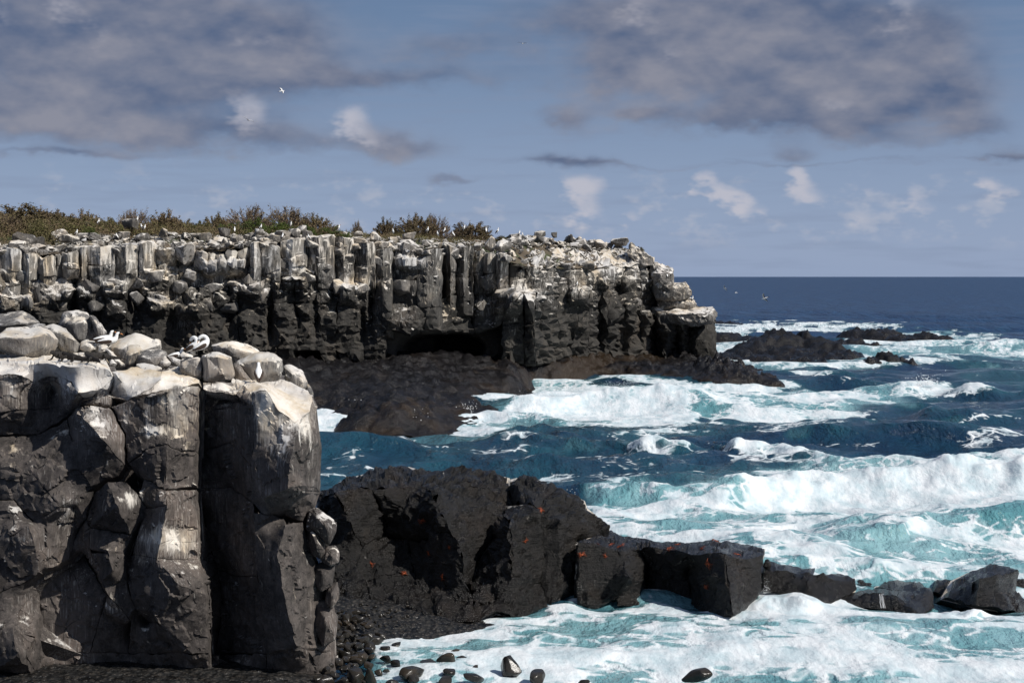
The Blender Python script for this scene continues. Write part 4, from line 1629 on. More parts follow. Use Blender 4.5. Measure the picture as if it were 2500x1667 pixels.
rock4 = rock_thing('sea_rock', [['q0 q1 q11 q9', 'q1 q2 q3 q10 q11', 'q11 q10 q6 q7 q8 q9'], ['q3 q4 q5 q6 q10'], ['s0 s1 s2 s3 s4 q4 q3 q2'.replace('q4 q3 q2', 'q3')]],
    'low wet black rock with a trickle of water running off its front', (2160, 1495, 58), dict(step=6.0, gap=.6, edge=.04, edge_r=.12, bulge=.03, chip=.09, chip_s=.8, rough=.09, rfreq=1.3, thick=2.0, warp=6, color=(0, .3, 1, 1)))
rock5 = rock_thing('sea_rock', [['w0 w1 w2 w12 w11', 'w2 w3 w4 w5 w6 w13 w12', 'w12 w13 w6 w7 w8 w9 w10 w11'], ['z0 z1 z2 z3']],
    'pointed black rock at the right edge with foam round its foot', (2400, 1490, 58), dict(step=6.0, gap=.6, edge=.04, edge_r=.12, bulge=.03, chip=.10, chip_s=.8, rough=.10, rfreq=1.2, thick=2.5, warp=6, color=(0, .25, 1, 1)))
for lab, ol, Y_, dep, fr in [
        ('small black rock peeping out behind the low splashed rock', [(2090, 1420), (2105, 1415), (2130, 1425), (2135, 1440), (2110, 1445), (2088, 1438)], 62, 1.5, [(2110, 1430, .3)]),
        ('low black rock beyond the pointed rock at the right edge', [(2470, 1420), (2490, 1412), (2530, 1425), (2530, 1450), (2480, 1448)], 63, 2.0, [(2500, 1435, .3)]),
        ('tiny dark knob of rock at the end of the flat topped rock', [(1862, 1378), (1872, 1364), (1880, 1370), (1882, 1384), (1866, 1388)], 59.5, .8, [(1872, 1378, .2)])]:
    o = outline_boulder('sea_rock', ol, Y_, dep, fr, M['black'], (0, .2, 1, 1), bevel=.08, rough=.1)
    tag(o, lab, 'rock')


# ------------------------------------------------------------------ reef platform and islets (height fields in plan)
def hf_object(name, X, Y, Z, keep, mat, attrs=None):
    nr, nc = X.shape
    idx = np.arange(nr * nc).reshape(nr, nc)
    f = np.stack([idx[:-1, :-1], idx[:-1, 1:], idx[1:, 1:], idx[1:, :-1]], -1).reshape(-1, 4)
    k = keep.ravel()
    f = f[k[f].any(1)]
    used = np.unique(f)
    remap = -np.ones(nr * nc, np.int64); remap[used] = np.arange(len(used))
    v = np.stack([X, Y, Z], -1).reshape(-1, 3)[used]
    at = {kk: a.ravel()[used] for kk, a in (attrs or {}).items()}
    me = mesh_np(name, v, remap[f], True, mat, at)
    return add_obj(name, me)


def cliff_Y(u):
    return np.interp(u, [-600, 0, 600, 900, 1060, 1085, 1215, 1245, 1400, 1500, 1600, 1755, 1900], [140, 148, 155, 160, 162, 169, 172, 168, 180, 190, 196, 204, 222])


def build_reef():
    sh = [sea_xy(*p) for p in [(-300, 1010), (300, 1020), (700, 1020), (787, 1022), (882, 1042), (1020, 1042), (1148, 1026), (1222, 1000), (1170, 985), (1222, 967), (1318, 938),
                               (1510, 928), (1700, 941), (1880, 941), (1905, 934), (1870, 916), (1810, 898), (1750, 878), (1700, 850)]]
    sh += [(60, 262), (-160, 262), (-160, 120)]
    xs = np.arange(-70, 44, .24); ys = np.arange(118, 222, .24)
    X, Y = np.meshgrid(xs, ys)
    wx = X + 1.8 * fbm2(X / 7, Y / 7, 1.0, 4); wy = Y + 1.8 * fbm2(X / 7, Y / 7, 5.0, 4)
    d = poly_sd(wx, wy, sh)
    U = 1250 + X / Y * FPX
    foot = np.interp(U, [0, 600, 1000, 1250, 1500, 1650, 1760], [3.4, 3.5, 3.6, 3.2, 2.3, 1.6, .9])
    span = np.maximum(cliff_Y(U) - 128, 8)
    dcl = np.clip(cliff_Y(U) - Y, 0, 80)
    t = np.clip(d / (d + dcl + 1.0), 0, 1)
    Z = -.9 + 1.25 * sstep(d, -1.6, 1.2) + (foot - .4) * t ** .75 * (d > 0)
    lum = ridged2(X / 4.2, Y / 4.6, 2.0, 4, .55)
    bl = np.abs(fbm2(X / 2.0, Y / 2.2, 7.0, 4, .6))
    ledge = np.floor((Z + .5 * fbm2(X / 9, Y / 5, 3.0, 2)) / .55) * .55
    Z = np.where(d > 0, Z * .4 + ledge * .6, Z)
    Z += sstep(d, -1, 3) * (.28 * lum + .62 * bl + .22 * np.abs(fbm2(X / .8, Y / .9, 3.0, 2)) - .30)
    # rugged knobs at the tip
    for (u, v, r, h) in [(1700, 880, 3.0, 2.2), (1665, 885, 2.5, 1.5), (1765, 905, 3.5, 1.6), (1800, 915, 4, 1.0), (1870, 930, 3.0, .7), (1520, 905, 6, .7), (1010, 1010, 6, .5), (930, 1000, 5, .6)]:
        x0, y0 = sea_xy(u, v, 1.0)
        Z += h * np.exp(-((X - x0) ** 2 + (Y - y0) ** 2) / r ** 2) * (.7 + .9 * np.abs(fbm2(X / 1.1, Y / 1.1, 1.0, 3)))
    Z += .03 * dcl * 0
    wetb = (1 - sstep(d, 0, 7)) * .25 + .35 * sstep(8 - dcl, 0, 6) * box(U, Y, 1380, 1640, 100, 300, 60, 5)
    keep = (d > -2.5) & (Y < cliff_Y(U) + 9)
    o = hf_object('reef', X, Y, Z, keep, M['reef'], {'algae': wetb})
    tag(o, 'broad black lava platform at the foot of the far cliff', 'reef', kind='structure')
    return o


reef = build_reef()
# awash rock in front of the reef, near the cliff

def islet(label, peaks, res=.35, name='islet', color=(0, .1, 1, 1)):
    """peaks: (u, v of top, Y, radius across, radius deep)"""
    pk = []
    for (u, v, Yp, rx, ry) in peaks:
        x, y, z = P(u, v, Yp); pk.append((x, y, z * .97 - .05, rx, ry))
    x0 = min(p[0] - p[3] * 1.5 for p in pk); x1 = max(p[0] + p[3] * 1.5 for p in pk)
    y0 = min(p[1] - p[4] * 1.5 for p in pk); y1 = max(p[1] + p[4] * 1.5 for p in pk)
    X, Y = np.meshgrid(np.arange(x0, x1, res), np.arange(y0, y1, res * 1.3))
    Z = np.full(X.shape, -1.2)
    wx = X + 1.2 * fbm2(X / 5, Y / 5, 1.0, 3); wy = Y + 1.2 * fbm2(X / 5, Y / 5, 4.0, 3)
    for (x, y, z, rx, ry) in pk:
        r = np.sqrt(((wx - x) / rx) ** 2 + ((wy - y) / ry) ** 2)
        Z = np.maximum(Z, -1.2 + (z + 1.2) * (1 - sstep(r, .15, 1.1)) ** .9)
    Z += sstep(Z, -1, .3) * (.8 * np.abs(fbm2(X / 2.0, Y / 2.4, 3.0, 4, .6)) + .28 * ridged2(X / 4, Y / 5, 2., 4) - .42)
    o = hf_object(name, X, Y, Z, Z > -.9, M['reef'], {'algae': .12 * (1 - sstep(Z, 0, 1.5))})
    o.color = color
    tag(o, label, 'rock', 'black rocks awash off the point')
    return o


islet('largest black islet off the point, with two knobs on its ridge', [(1778, 868, 225, 3, 5), (1808, 852, 230, 4.5, 6), (1850, 834, 235, 6, 8), (1880, 806, 240, 2.6, 4), (1908, 808, 240, 2.6, 4), (1890, 818, 238, 8, 9), (1965, 808, 240, 2.6, 4), (1990, 824, 238, 6, 8),
      (1930, 846, 232, 9, 9), (2020, 838, 234, 6, 7), (2060, 856, 230, 5, 6), (1990, 862, 226, 8, 6), (1860, 868, 224, 7, 5)])
islet('low black rock in front of the largest islet', [(1940, 872, 216, 2.6, 3.5), (1960, 880, 214, 3.5, 3), (2010, 884, 213, 3.5, 2.5)], .25)
islet('flat black rock stretching right from the largest islet', [(2040, 832, 262, 4, 5), (2080, 828, 264, 5, 5), (2120, 838, 262, 4, 4)], .3)
islet('rounded black rock right of the islet, lying nearer', [(2160, 862, 216, 3.2, 3.4), (2180, 866, 215, 2.4, 3), (2135, 874, 214, 2.6, 3)], .25)
islet('tiny low rock at the right end of the nearer rocks', [(2205, 877, 216, 1.7, 2), (2228, 880, 215, 1.6, 2)], .2)
islet('brown black islet with foam behind, farther out right', [(2090, 806, 300, 5, 6), (2130, 808, 298, 5, 6), (2165, 803, 300, 5, 6), (2195, 818, 292, 5, 6)], .4)
islet('rounded brown islet at the far right of the group', [(2235, 822, 284, 4, 5), (2262, 812, 284, 4.5, 5), (2290, 820, 282, 4, 5), (2315, 820, 282, 3, 4)], .35)
islet('low black rock between the far point and the largest islet', [(1760, 815, 290, 5, 7), (1785, 813, 290, 5, 6), (1815, 822, 288, 5, 6)], .4)
islet('faint far rock awash behind the tip of the far cliff', [(1750, 786, 392, 9, 10), (1785, 788, 390, 7, 9)], .6)
islet('dark rock just breaking the surface beside the near cliff', [(815, 1082, 112, 2.0, 2.0), (850, 1084, 111, 2.4, 1.6), (862, 1079, 111, .7, .8)], .2)

# ------------------------------------------------------------------ far cliff
fr_ = random.Random(21)
V_TOP = lambda u: float(np.interp(u, [-300, 0, 60, 110, 180, 260, 330, 420, 500, 560, 640, 720, 770, 850, 872, 925, 1000, 1064, 1118, 1180, 1228, 1260, 1330, 1400, 1470, 1540, 1595, 1620, 1650, 1700, 1745],
                                  [615, 614, 612, 606, 600, 597, 600, 606, 612, 606, 596, 587, 585, 584, 592, 602, 610, 601, 604, 618, 626, 644, 652, 656, 650, 642, 642, 662, 694, 748, 758]))
V_FOOT = lambda u: float(np.interp(u, [-300, 0, 600, 680, 950, 1200, 1450, 1500, 1650, 1760], [905, 905, 890, 876, 876, 880, 878, 890, 900, 890]))
YC = lambda u: float(cliff_Y(u))

_gfar = [(190, 700, 50, 10, .6), (275, 690, 40, 16, .6), (545, 640, 50, 22, .7), (600, 690, 40, 14, .6), (560, 612, 60, 16, .4), (700, 655, 26, 16, .9), (745, 655, 20, 14, .5),
         (850, 690, 26, 12, .7), (900, 690, 40, 14, .5), (1000, 640, 40, 14, .6), (1250, 708, 40, 12, 1.0), (1290, 722, 36, 10, .8), (1220, 690, 30, 12, .5), (1640, 762, 50, 10, 1.0), (1420, 712, 24, 10, .7),
         (60, 730, 40, 24, .5), (400, 735, 34, 16, .6), (1600, 700, 40, 24, .35), (1400, 625, 160, 18, .55), (1550, 630, 60, 16, .5), (1500, 660, 60, 18, .25), (920, 800, 14, 40, .35), (860, 830, 30, 16, .35), (1250, 800, 30, 40, .38), (1215, 860, 20, 14, .4), (460, 780, 40, 20, .3), (300, 780, 30, 20, .3)]


def g_far(u, v):
    vt = np.interp(u, [-300, 0, 180, 420, 500, 640, 770, 870, 1000, 1228, 1330, 1595, 1650, 1745], [615, 614, 600, 606, 612, 596, 585, 592, 610, 626, 652, 642, 694, 758])
    h = v - vt
    wk = np.interp(u, [0, 500, 650, 900, 1000, 1240, 1300, 1760], [1, 1, .85, .55, .35, .45, .4, .35])
    r = .46 * wk * (1 - sstep(h, 6, 80)) + .10 * wk * (1 - sstep(h, 60, 190)) - .22 * sstep(h, 60, 170)
    for (cx, cy, rx, ry, a) in _gfar: r = r + a * np.exp(-((u - cx) / rx) ** 2 - ((v - cy) / ry) ** 2)
    return r


def build_far_core():
    us = np.arange(-320, 1722, 9.0); vs = np.linspace(0, 1, 46)
    Ug, T = np.meshgrid(us, vs)
    vt = np.array([V_TOP(u) for u in us]) + 2; vf = np.array([V_FOOT(u) for u in us]) + 14
    Vg = vt[None] + (vf - vt)[None] * T
    Yg = cliff_Y(Ug) + 3.2
    for (cu, cv, ru, rv, dep) in [(1075, 850, 118, 48, 13), (772, 858, 36, 26, 7), (705, 868, 26, 18, 5)]:
        r = np.sqrt(((Ug - cu) / ru) ** 2 + ((Vg - cv) / rv) ** 2)
        Yg = Yg + dep * (1 - sstep(r, .55, 1.0))
    p = np.stack(P(Ug, Vg, Yg), -1)
    p[..., 1] += .5 * fbm(p[..., 0] * .5, p[..., 1] * .5, p[..., 2] * .5, 3)
    # right flank runs back from the tip
    n = len(vs)
    last = p[:, -1].copy()
    ext = [last + np.array((2.0 - .3 * k, 7.0 * k, 0)) for k in (1, 3, 6)]
    p = np.concatenate([p, np.stack(ext, 1)], 1)
    nr, nc = p.shape[:2]
    idx = np.arange(nr * nc).reshape(nr, nc)
    f = np.stack([idx[1:, :-1], idx[1:, 1:], idx[:-1, 1:], idx[:-1, :-1]], -1).reshape(-1, 4)
    me = mesh_np('far_cliff', p.reshape(-1, 3), f, True, M['far'], {'guano': np.full(nr * nc, -.2)})
    o = add_obj('cliff', me, None, None, (.1, 0, 1, 1))
    tag(o, 'long columnar sea cliff with whitewashed rim across the water', 'cliff', kind='structure')
    return o


far_cliff = build_far_core()


_rel = [  # hollows (+) and bulges (-) of the face: u, v, ru, rv, metres
    (1465, 785, 9, 75, 3.0), (1372, 690, 16, 40, 2.2), (1508, 705, 14, 18, 2.6), (1598, 820, 8, 60, 2.6), (1650, 830, 6, 50, 2.0), (1520, 830, 12, 50, 1.8), (1735, 845, 16, 30, 2.6), (1560, 800, 8, 50, 1.4), (1690, 815, 5, 50, 1.6),
    (1490, 790, 16, 70, -1.2), (1540, 780, 18, 60, -1.0), (1625, 800, 16, 60, -1.0), (1430, 790, 22, 70, -1.0), (1345, 665, 8, 30, -1.4), (1300, 800, 34, 50, -1.0), (1320, 780, 8, 60, 1.6), (1395, 830, 10, 40, 1.6),
    (1226, 740, 14, 60, 2.0), (1195, 740, 16, 50, 2.0), (1080, 720, 10, 90, 1.6), (1145, 680, 8, 60, 1.4), (905, 740, 8, 60, 2.0), (770, 760, 8, 60, 1.4), (885, 790, 8, 50, 1.5), (660, 770, 7, 60, 2.4), (600, 790, 20, 40, -1.0), (560, 770, 8, 50, 1.2), (830, 790, 30, 40, -1.2), (950, 760, 24, 60, -1.2), (1020, 740, 24, 60, -1.0),
    (180, 745, 8, 50, 2.0), (330, 740, 10, 40, 1.6), (420, 770, 10, 40, 1.6), (300, 760, 26, 30, -1.2), (480, 770, 30, 40, -1.2), (100, 760, 26, 40, -1.2), (240, 790, 10, 40, 1.5), (700, 800, 20, 50, -.8)]
_ledges = [  # white ledges that stand out: u, half width, v, metres out, how far it reaches down
    (1265, 55, 712, 2.8, 70), (1420, 30, 702, 2.0, 60), (1625, 55, 757, 2.2, 90), (545, 60, 632, 1.6, 50), (280, 30, 688, 1.4, 50), (720, 30, 676, 1.4, 40), (850, 26, 694, 1.6, 60), (395, 34, 728, 1.5, 50), (600, 40, 690, 1.4, 50), (40, 40, 720, 1.5, 60), (1000, 40, 628, 1.2, 40), (1550, 26, 734, 1.3, 40), (190, 40, 700, 1.2, 40), (460, 34, 745, 1.0, 40)]


def far_relief(u, v):
    r = np.zeros(np.shape(u))
    for (cu, cv, ru, rv, a) in _rel: r = r + a * np.exp(-((u - cu) / ru) ** 2 - ((v - cv) / rv) ** 2)
    for (cu, hw, cv, a, dn) in _ledges:
        w = 1 - sstep(np.abs(u - cu), hw * .7, hw * 1.1)
        vl = cv + 5 * pn2(u / 14, v * 0 + cu, 3.0)
        r = r - a * w * sstep(v, vl, vl + 5) * (1 - sstep(v, vl + dn * .5, vl + dn))
    return r


def fblock(polys, mat='fartop', **k):
    op = dict(step=6.5, gap=.45, edge=.10, edge_r=.2, bulge=.06, rough=.12, rfreq=.7, thick=2.2, warp=3.5, wscale=26, chip=.26, chip_s=1.1, guano=g_far, color=(.75, 0, 1, 1), back=(0, 1, -.15), dfun=far_relief)
    op.update(k)
    return block(polys, M[mat], far_cliff, **op)


# columns along the rim
cuts = [-150]
while cuts[-1] < 1235:
    u = cuts[-1]
    cuts.append(u + (fr_.choice([fr_.uniform(18, 32), fr_.uniform(30, 50), fr_.uniform(44, 72)]) if u < 900 else fr_.uniform(40, 66) if u < 1060 else fr_.uniform(24, 46)))
tops = []
VA = lambda u: float(np.interp(u, [-200, 0, 150, 300, 400, 560, 700, 880, 930, 1060, 1080, 1230, 1300], [690, 690, 696, 686, 662, 655, 690, 720, 785, 790, 770, 740, 720]))
for i in range(len(cuts) - 1):
    a, b = cuts[i], cuts[i + 1]
    m = (a + b) / 2
    w = b - a
    inb = 1068 < m < 1225
    y0 = YC(m) + fr_.uniform(-.5, .5)
    prot = fr_.uniform(.0, .7)
    f = fr_.uniform(.3, .62)
    r = a + w * f
    vt = V_TOP(m) + fr_.choice([fr_.uniform(-9, 4), fr_.uniform(-6, 10), fr_.uniform(8, 22) if m < 900 else 0])
    vb = max(VA(m) + fr_.choice([fr_.uniform(-40, -10), fr_.uniform(-15, 20), fr_.uniform(15, 60)]), vt + 34)
    nseg = 1 if vb - vt < 60 else fr_.choice([2, 2, 3])
    ys = sorted([vt + (vb - vt) * (k + fr_.uniform(-.15, .15)) / nseg for k in range(1, nseg)])
    ys = [vt] + ys + [vb]
    lean = fr_.uniform(-.4, .5)
    for s in range(nseg):
        v0, v1 = ys[s], ys[s + 1]
        dj = fr_.uniform(-.25, .25) if s else 0
        k0, k1 = (v0 - vt) / (vb - vt), (v1 - vt) / (vb - vt)
        ya, yb, yr = y0 + fr_.uniform(.1, .7) + dj, y0 + fr_.uniform(.0, .6) + dj, y0 - prot + dj
        und = 1.1 if s == nseg - 1 else 0
        tl = fr_.uniform(-4, 4); tr = fr_.uniform(-4, 4)
        A0, R0, B0 = (a, v0 + tl, ya + lean * k0), (r, v0 + 2, yr + lean * k0), (b, v0 + tr, yb + lean * k0)
        A1, R1, B1 = (a, v1 + fr_.uniform(-5, 5), ya + lean * k1 + und * .6), (r, v1 + fr_.uniform(0, 8), yr + lean * k1 + und), (b, v1 + fr_.uniform(-5, 5), yb + lean * k1 + und * .6)
        polys = [[A0, R0, R1, A1], [R0, B0, B1, R1]]
        if s == 0:
            cap = fr_.uniform(3, 9)
            polys.append([A0, (a + 2, v0 + tl - cap, ya + 3.5), (b - 2, v0 + tr - cap, yb + 3.5), B0, R0])
        fblock(polys, 'fartop', color=(.85 if m < 500 else .65 if not inb and m < 900 else .45, 0, 1, 1), bulge=.10, step=6.0)
        # lower segments keep the joint line of the one above
        ys[s + 1] = v1

# middle and lower bands
ub = [-150]
while ub[-1] < 1735: ub.append(ub[-1] + (fr_.uniform(40, 84) if ub[-1] < 1240 else fr_.uniform(26, 58)))
UOFF = [fr_.uniform(-.5, .5) + (.55 if k % 2 else -.45) for k in range(80)]
ub[-1] = 1748
def midline(u): return float(np.interp(u, [-200, 600, 950, 1060, 1200, 1300, 1750], [765, 775, 800, 802, 806, 780, 800]))
G_ = {}
def lat(i, j):
    if (i, j) not in G_:
        u = ub[i] + (fr_.uniform(-12, 12) if 0 < i < len(ub) - 1 else 0)
        if u < 1240: rows = [VA(u) - 46, (VA(u) + midline(u)) / 2 - 6 + fr_.uniform(-14, 14), midline(u), V_FOOT(u) - 22, V_FOOT(u) + 10]
        else: rows = [V_TOP(u) + 2, V_TOP(u) + (midline(u) - V_TOP(u)) * .48, midline(u), V_FOOT(u) - 30, V_FOOT(u) + 10]
        v = rows[j] + (fr_.uniform(-10, 10) if j in (1, 2) else 0)
        if j == 2 and 960 < u < 1195: v = 806 + abs(u - 1075) * .10
        d = [1.3, .3, .2, .5, 1.4][j] + UOFF[i] * .7 + fr_.uniform(-.6, .6)
        if u > 1240: d = [1.2, 0.4, 0.0, .4, 1.6][j] + UOFF[i] * 2.0 + fr_.uniform(-.7, .7)
        G_[(i, j)] = (u, v, YC(u) + d)
    return G_[(i, j)]
for i in range(len(ub) - 1):
    for j in range(4):
        p = [lat(i, j), lat(i + 1, j), lat(i + 1, j + 1), lat(i, j + 1)]
        cu = sum(x[0] for x in p) / 4; cv = sum(x[1] for x in p) / 4
        if cv > 806 and 955 < cu < 1196: continue
        if j == 3 and (740 < cu < 800 or 690 < cu < 720): continue
        pm = (cu + fr_.uniform(-18, 18), cv + fr_.uniform(-12, 12), sum(x[2] for x in p) / 4 - fr_.uniform(-.5, 1.1) * (1.0 if j < 2 else .5))
        polys = [[p[k], p[(k + 1) % 4], pm] for k in range(4)]
        cr = .6 if j == 0 else .42 if j == 1 else .12
        if cu > 1240: cr *= .6
        fblock(polys, 'far', color=(cr, 0, 1, 1), rough=.25, chip=.5, chip_s=1.9, lam=.22, bulge=.04, step=6.0, **(dict(gap=.15, edge=.06) if j >= 2 else dict(gap=.4, edge=.10)))

# sloping ledge above the right part of the cliff
def ledge_blocks():
    us = [1215, 1270, 1330, 1385, 1440, 1500, 1560, 1597]
    for i in range(len(us) - 1):
        a, b = us[i], us[i + 1]
        bk = lambda u: float(np.interp(u, [1215, 1300, 1500, 1597], [612, 606, 612, 626]))
        p = [(a, V_TOP(a) + 4, YC(a) + .6), (b, V_TOP(b) + 4, YC(b) + .6), (b, bk(b), YC(b) + 11), (a, bk(a), YC(a) + 11)]
        fblock([p], 'far', color=(.85, 0, 1, 1), rough=.5, rfreq=.8, chip=.5, chip_s=1.4, bulge=.2, gap=.0, edge=.0)
ledge_blocks()

# boulders and blocks that stand out of the face (parts of the cliff)
ROCKS = [random_rock(100 + k, True, 15, M['farboulder'], 'rock_block') for k in range(10)]
for (u, v, w, h, rr) in [(379, 674, 40, 34, .8), (466, 672, 34, 30, .9), (567, 660, 34, 26, .9), (571, 697, 30, 22, .9), (611, 681, 36, 30, .8), (520, 702, 40, 22, .8), (694, 650, 28, 34, .6), (745, 680, 44, 30, .7), (700, 628, 16, 16, .7), (22, 722, 40, 44, .8), (100, 716, 44, 60, .5), (217, 700, 44, 38, .15), (285, 690, 44, 16, 1), (394, 738, 48, 34, .8), (829, 702, 34, 40, .9), (877, 708, 50, 34, .8), (866, 741, 22, 12, 1), (826, 612, 34, 20, .8), (847, 632, 36, 24, .6), (799, 632, 22, 20, .9), (1236, 716, 50, 24, 1), (1276, 724, 44, 24, .9), (1424, 712, 48, 26, .8), (1549, 742, 34, 22, .5), (1433, 646, 42, 22, .7), (1385, 650, 26, 18, .6), (1340, 656, 16, 40, .6), (790, 642, 40, 36, .6), (340, 690, 30, 26, .5), (150, 740, 30, 24, .7), (440, 700, 36, 30, .4), (640, 720, 40, 30, .5), (60, 680, 36, 40, .7), (500, 740, 50, 34, .4), (330, 730, 34, 30, .5), (560, 750, 40, 30, .4), (230, 745, 36, 30, .4), (930, 640, 40, 26, .7), (980, 700, 34, 40, .2), (1190, 690, 36, 40, .4)]:
    Y = YC(u) + .5
    o = add_obj('rock_block', ROCKS[fr_.randrange(len(ROCKS))], far_cliff, None, (rr, 0, 1, 1))
    sx, sz = w * Y / FPX * 1.15, h * Y / FPX * 1.15
    o.location = PV(u, v, Y)
    o.scale = (sx, (sx + sz) * .55, sz)
    o.rotation_euler = (fr_.uniform(-.25, .25), fr_.uniform(-.3, .3), fr_.uniform(-3, 3))

# stacked blocks that make the stepped right end
for ol, d, fr, c in [([(1590, 640), (1596, 656), (1620, 652), (1645, 655), (1646, 690), (1640, 705), (1600, 702), (1585, 670)], 0, [(1610, 670, 2.0), (1640, 665, 1.2), (1615, 690, 1.8)], .75),
                     ([(1590, 690), (1645, 688), (1674, 690), (1688, 708), (1686, 725), (1660, 735), (1600, 732)], .5, [(1640, 705, 2), (1672, 700, 1.2), (1640, 725, 1.6)], .6),
                     ([(1600, 730), (1660, 726), (1690, 728), (1698, 738), (1698, 752), (1660, 760), (1610, 755)], .8, [(1650, 738, 2), (1690, 742, 1.0)], .7),
                     ([(1590, 752), (1650, 748), (1700, 749), (1742, 752), (1752, 768), (1740, 790), (1690, 796), (1610, 785)], .4, [(1640, 765, 3), (1700, 765, 2.4), (1735, 770, 1.2), (1690, 788, 1.6)], .8),
                     ([(1680, 790), (1740, 786), (1751, 815), (1745, 850), (1742, 880), (1700, 890), (1672, 850)], .4, [(1700, 810, 2.0), (1735, 830, 1.0), (1715, 800, 1.6)], .08),
                     ([(1540, 590), (1567, 624), (1595, 634), (1592, 650), (1560, 650), (1530, 620)], 3, [(1565, 640, 1.2)], .6)]:
    outline_boulder('rock_block', ol, YC(ol[0][0]) + d, 7.0, fr, M['farboulder'] if c > .2 else M['far'], (c, 0, 1, 1), far_cliff, bevel=.15, rough=.25)

# ------------------------------------------------------------------ land behind the rim
def rim_z(u): return np.interp(u, [-600, 0, 400, 700, 1000, 1230, 1300, 1450, 1600], [13.7, 13.7, 14.1, 14.7, 14.1, 13.3, 12.7, 12.7, 12.8])


def land_z(u, s):
    """height of the ground s metres behind the cliff edge"""
    top = np.interp(u, [-600, 0, 300, 700, 900, 1150, 1300, 1450, 1600], [16.0, 15.9, 15.8, 15.9, 15.7, 15.6, 15.7, 15.4, 14.6])
    return rim_z(u) + (top - rim_z(u)) * sstep(s, -1, 15) - .5 * sstep(s, 30, 120) * 0


def build_land():
    us = np.concatenate([np.arange(-700, 1560, 10)]); ss = np.concatenate([np.arange(.6, 24, .5), np.geomspace(24, 160, 26)])
    Ug, Sg = np.meshgrid(us, ss)
    Yg = cliff_Y(Ug) + Sg
    X = (Ug - 1250) / FPX * Yg
    Z = land_z(Ug, Sg) + .25 * fbm2(X / 3, Yg / 3, 4.0, 4) - .3
    Z -= 6 * sstep(Ug, 1500, 1560) * sstep(Sg, 8, 20)
    nr, nc = X.shape
    idx = np.arange(nr * nc).reshape(nr, nc)
    f = np.stack([idx[:-1, :-1], idx[:-1, 1:], idx[1:, 1:], idx[1:, :-1]], -1).reshape(-1, 4)
    m, g, bs = new_mat('scrub_ground')
    geo = g.n('ShaderNodeNewGeometry')
    n = g.noise(geo.outputs['Position'], .5, 5, .65)
    c = g.mix(n.sstep(.35, .6), (.060, .045, .028), (.11, .085, .055))
    c = g.mix(g.noise(geo.outputs['Position'], .23, 4, .6).sstep(.48, .6), c, (.045, .055, .018))
    g.link(c, bs.inputs['Base Color']); bs.inputs['Roughness'].default_value = .95
    me = mesh_np('headland', np.stack([X, Yg, Z], -1).reshape(-1, 3), f, True, m)
    o = add_obj('headland', me)
    tag(o, 'brown scrubby ground on top of the far cliff', 'headland', kind='structure')
    return o


land = build_land()

# loose boulders along the rim
RB = [random_rock(300 + k, True, 14, M['farboulder'], 'boulder') for k in range(14)]
def rim_boulder(u, s, w, h, rr, lab, grp, tint=1.0, z=None, rot=None):
    Y = YC(u) + s
    o = add_obj('boulder', RB[fr_.randrange(len(RB))], None, None, (rr, 0, tint, 1))
    X = (u - 1250) / FPX * Y
    zz = float(land_z(u, s)) - .3 + h * .36 if z is None else z
    o.location = (X, Y, zz)
    o.scale = (w, w * fr_.uniform(.7, 1.0), h)
    o.rotation_euler = (fr_.uniform(-.3, .3), fr_.uniform(-.3, .3), fr_.uniform(-3.1, 3.1)) if rot is None else rot
    tag(o, lab, 'boulder', grp)
    return o

def zone_label(u, s, w):
    a = ('under the left thicket' if u < 170 else 'under the first green bush' if u < 330 else 'left of the tallest shrubs' if u < 540 else
         'under the tallest shrubs' if u < 800 else 'under the dark domed shrubs' if u < 1060 else 'under the lone shrub' if u < 1240 else 'on the bare right end')
    b = 'at the far brink' if s < 3.2 else 'amid the rubble' if s < 8.5 else 'behind the rubble'
    c = 'large' if w > 1.6 else 'mid sized' if w > 1.15 else 'small'
    return f'{c} white boulder {b} {a}'

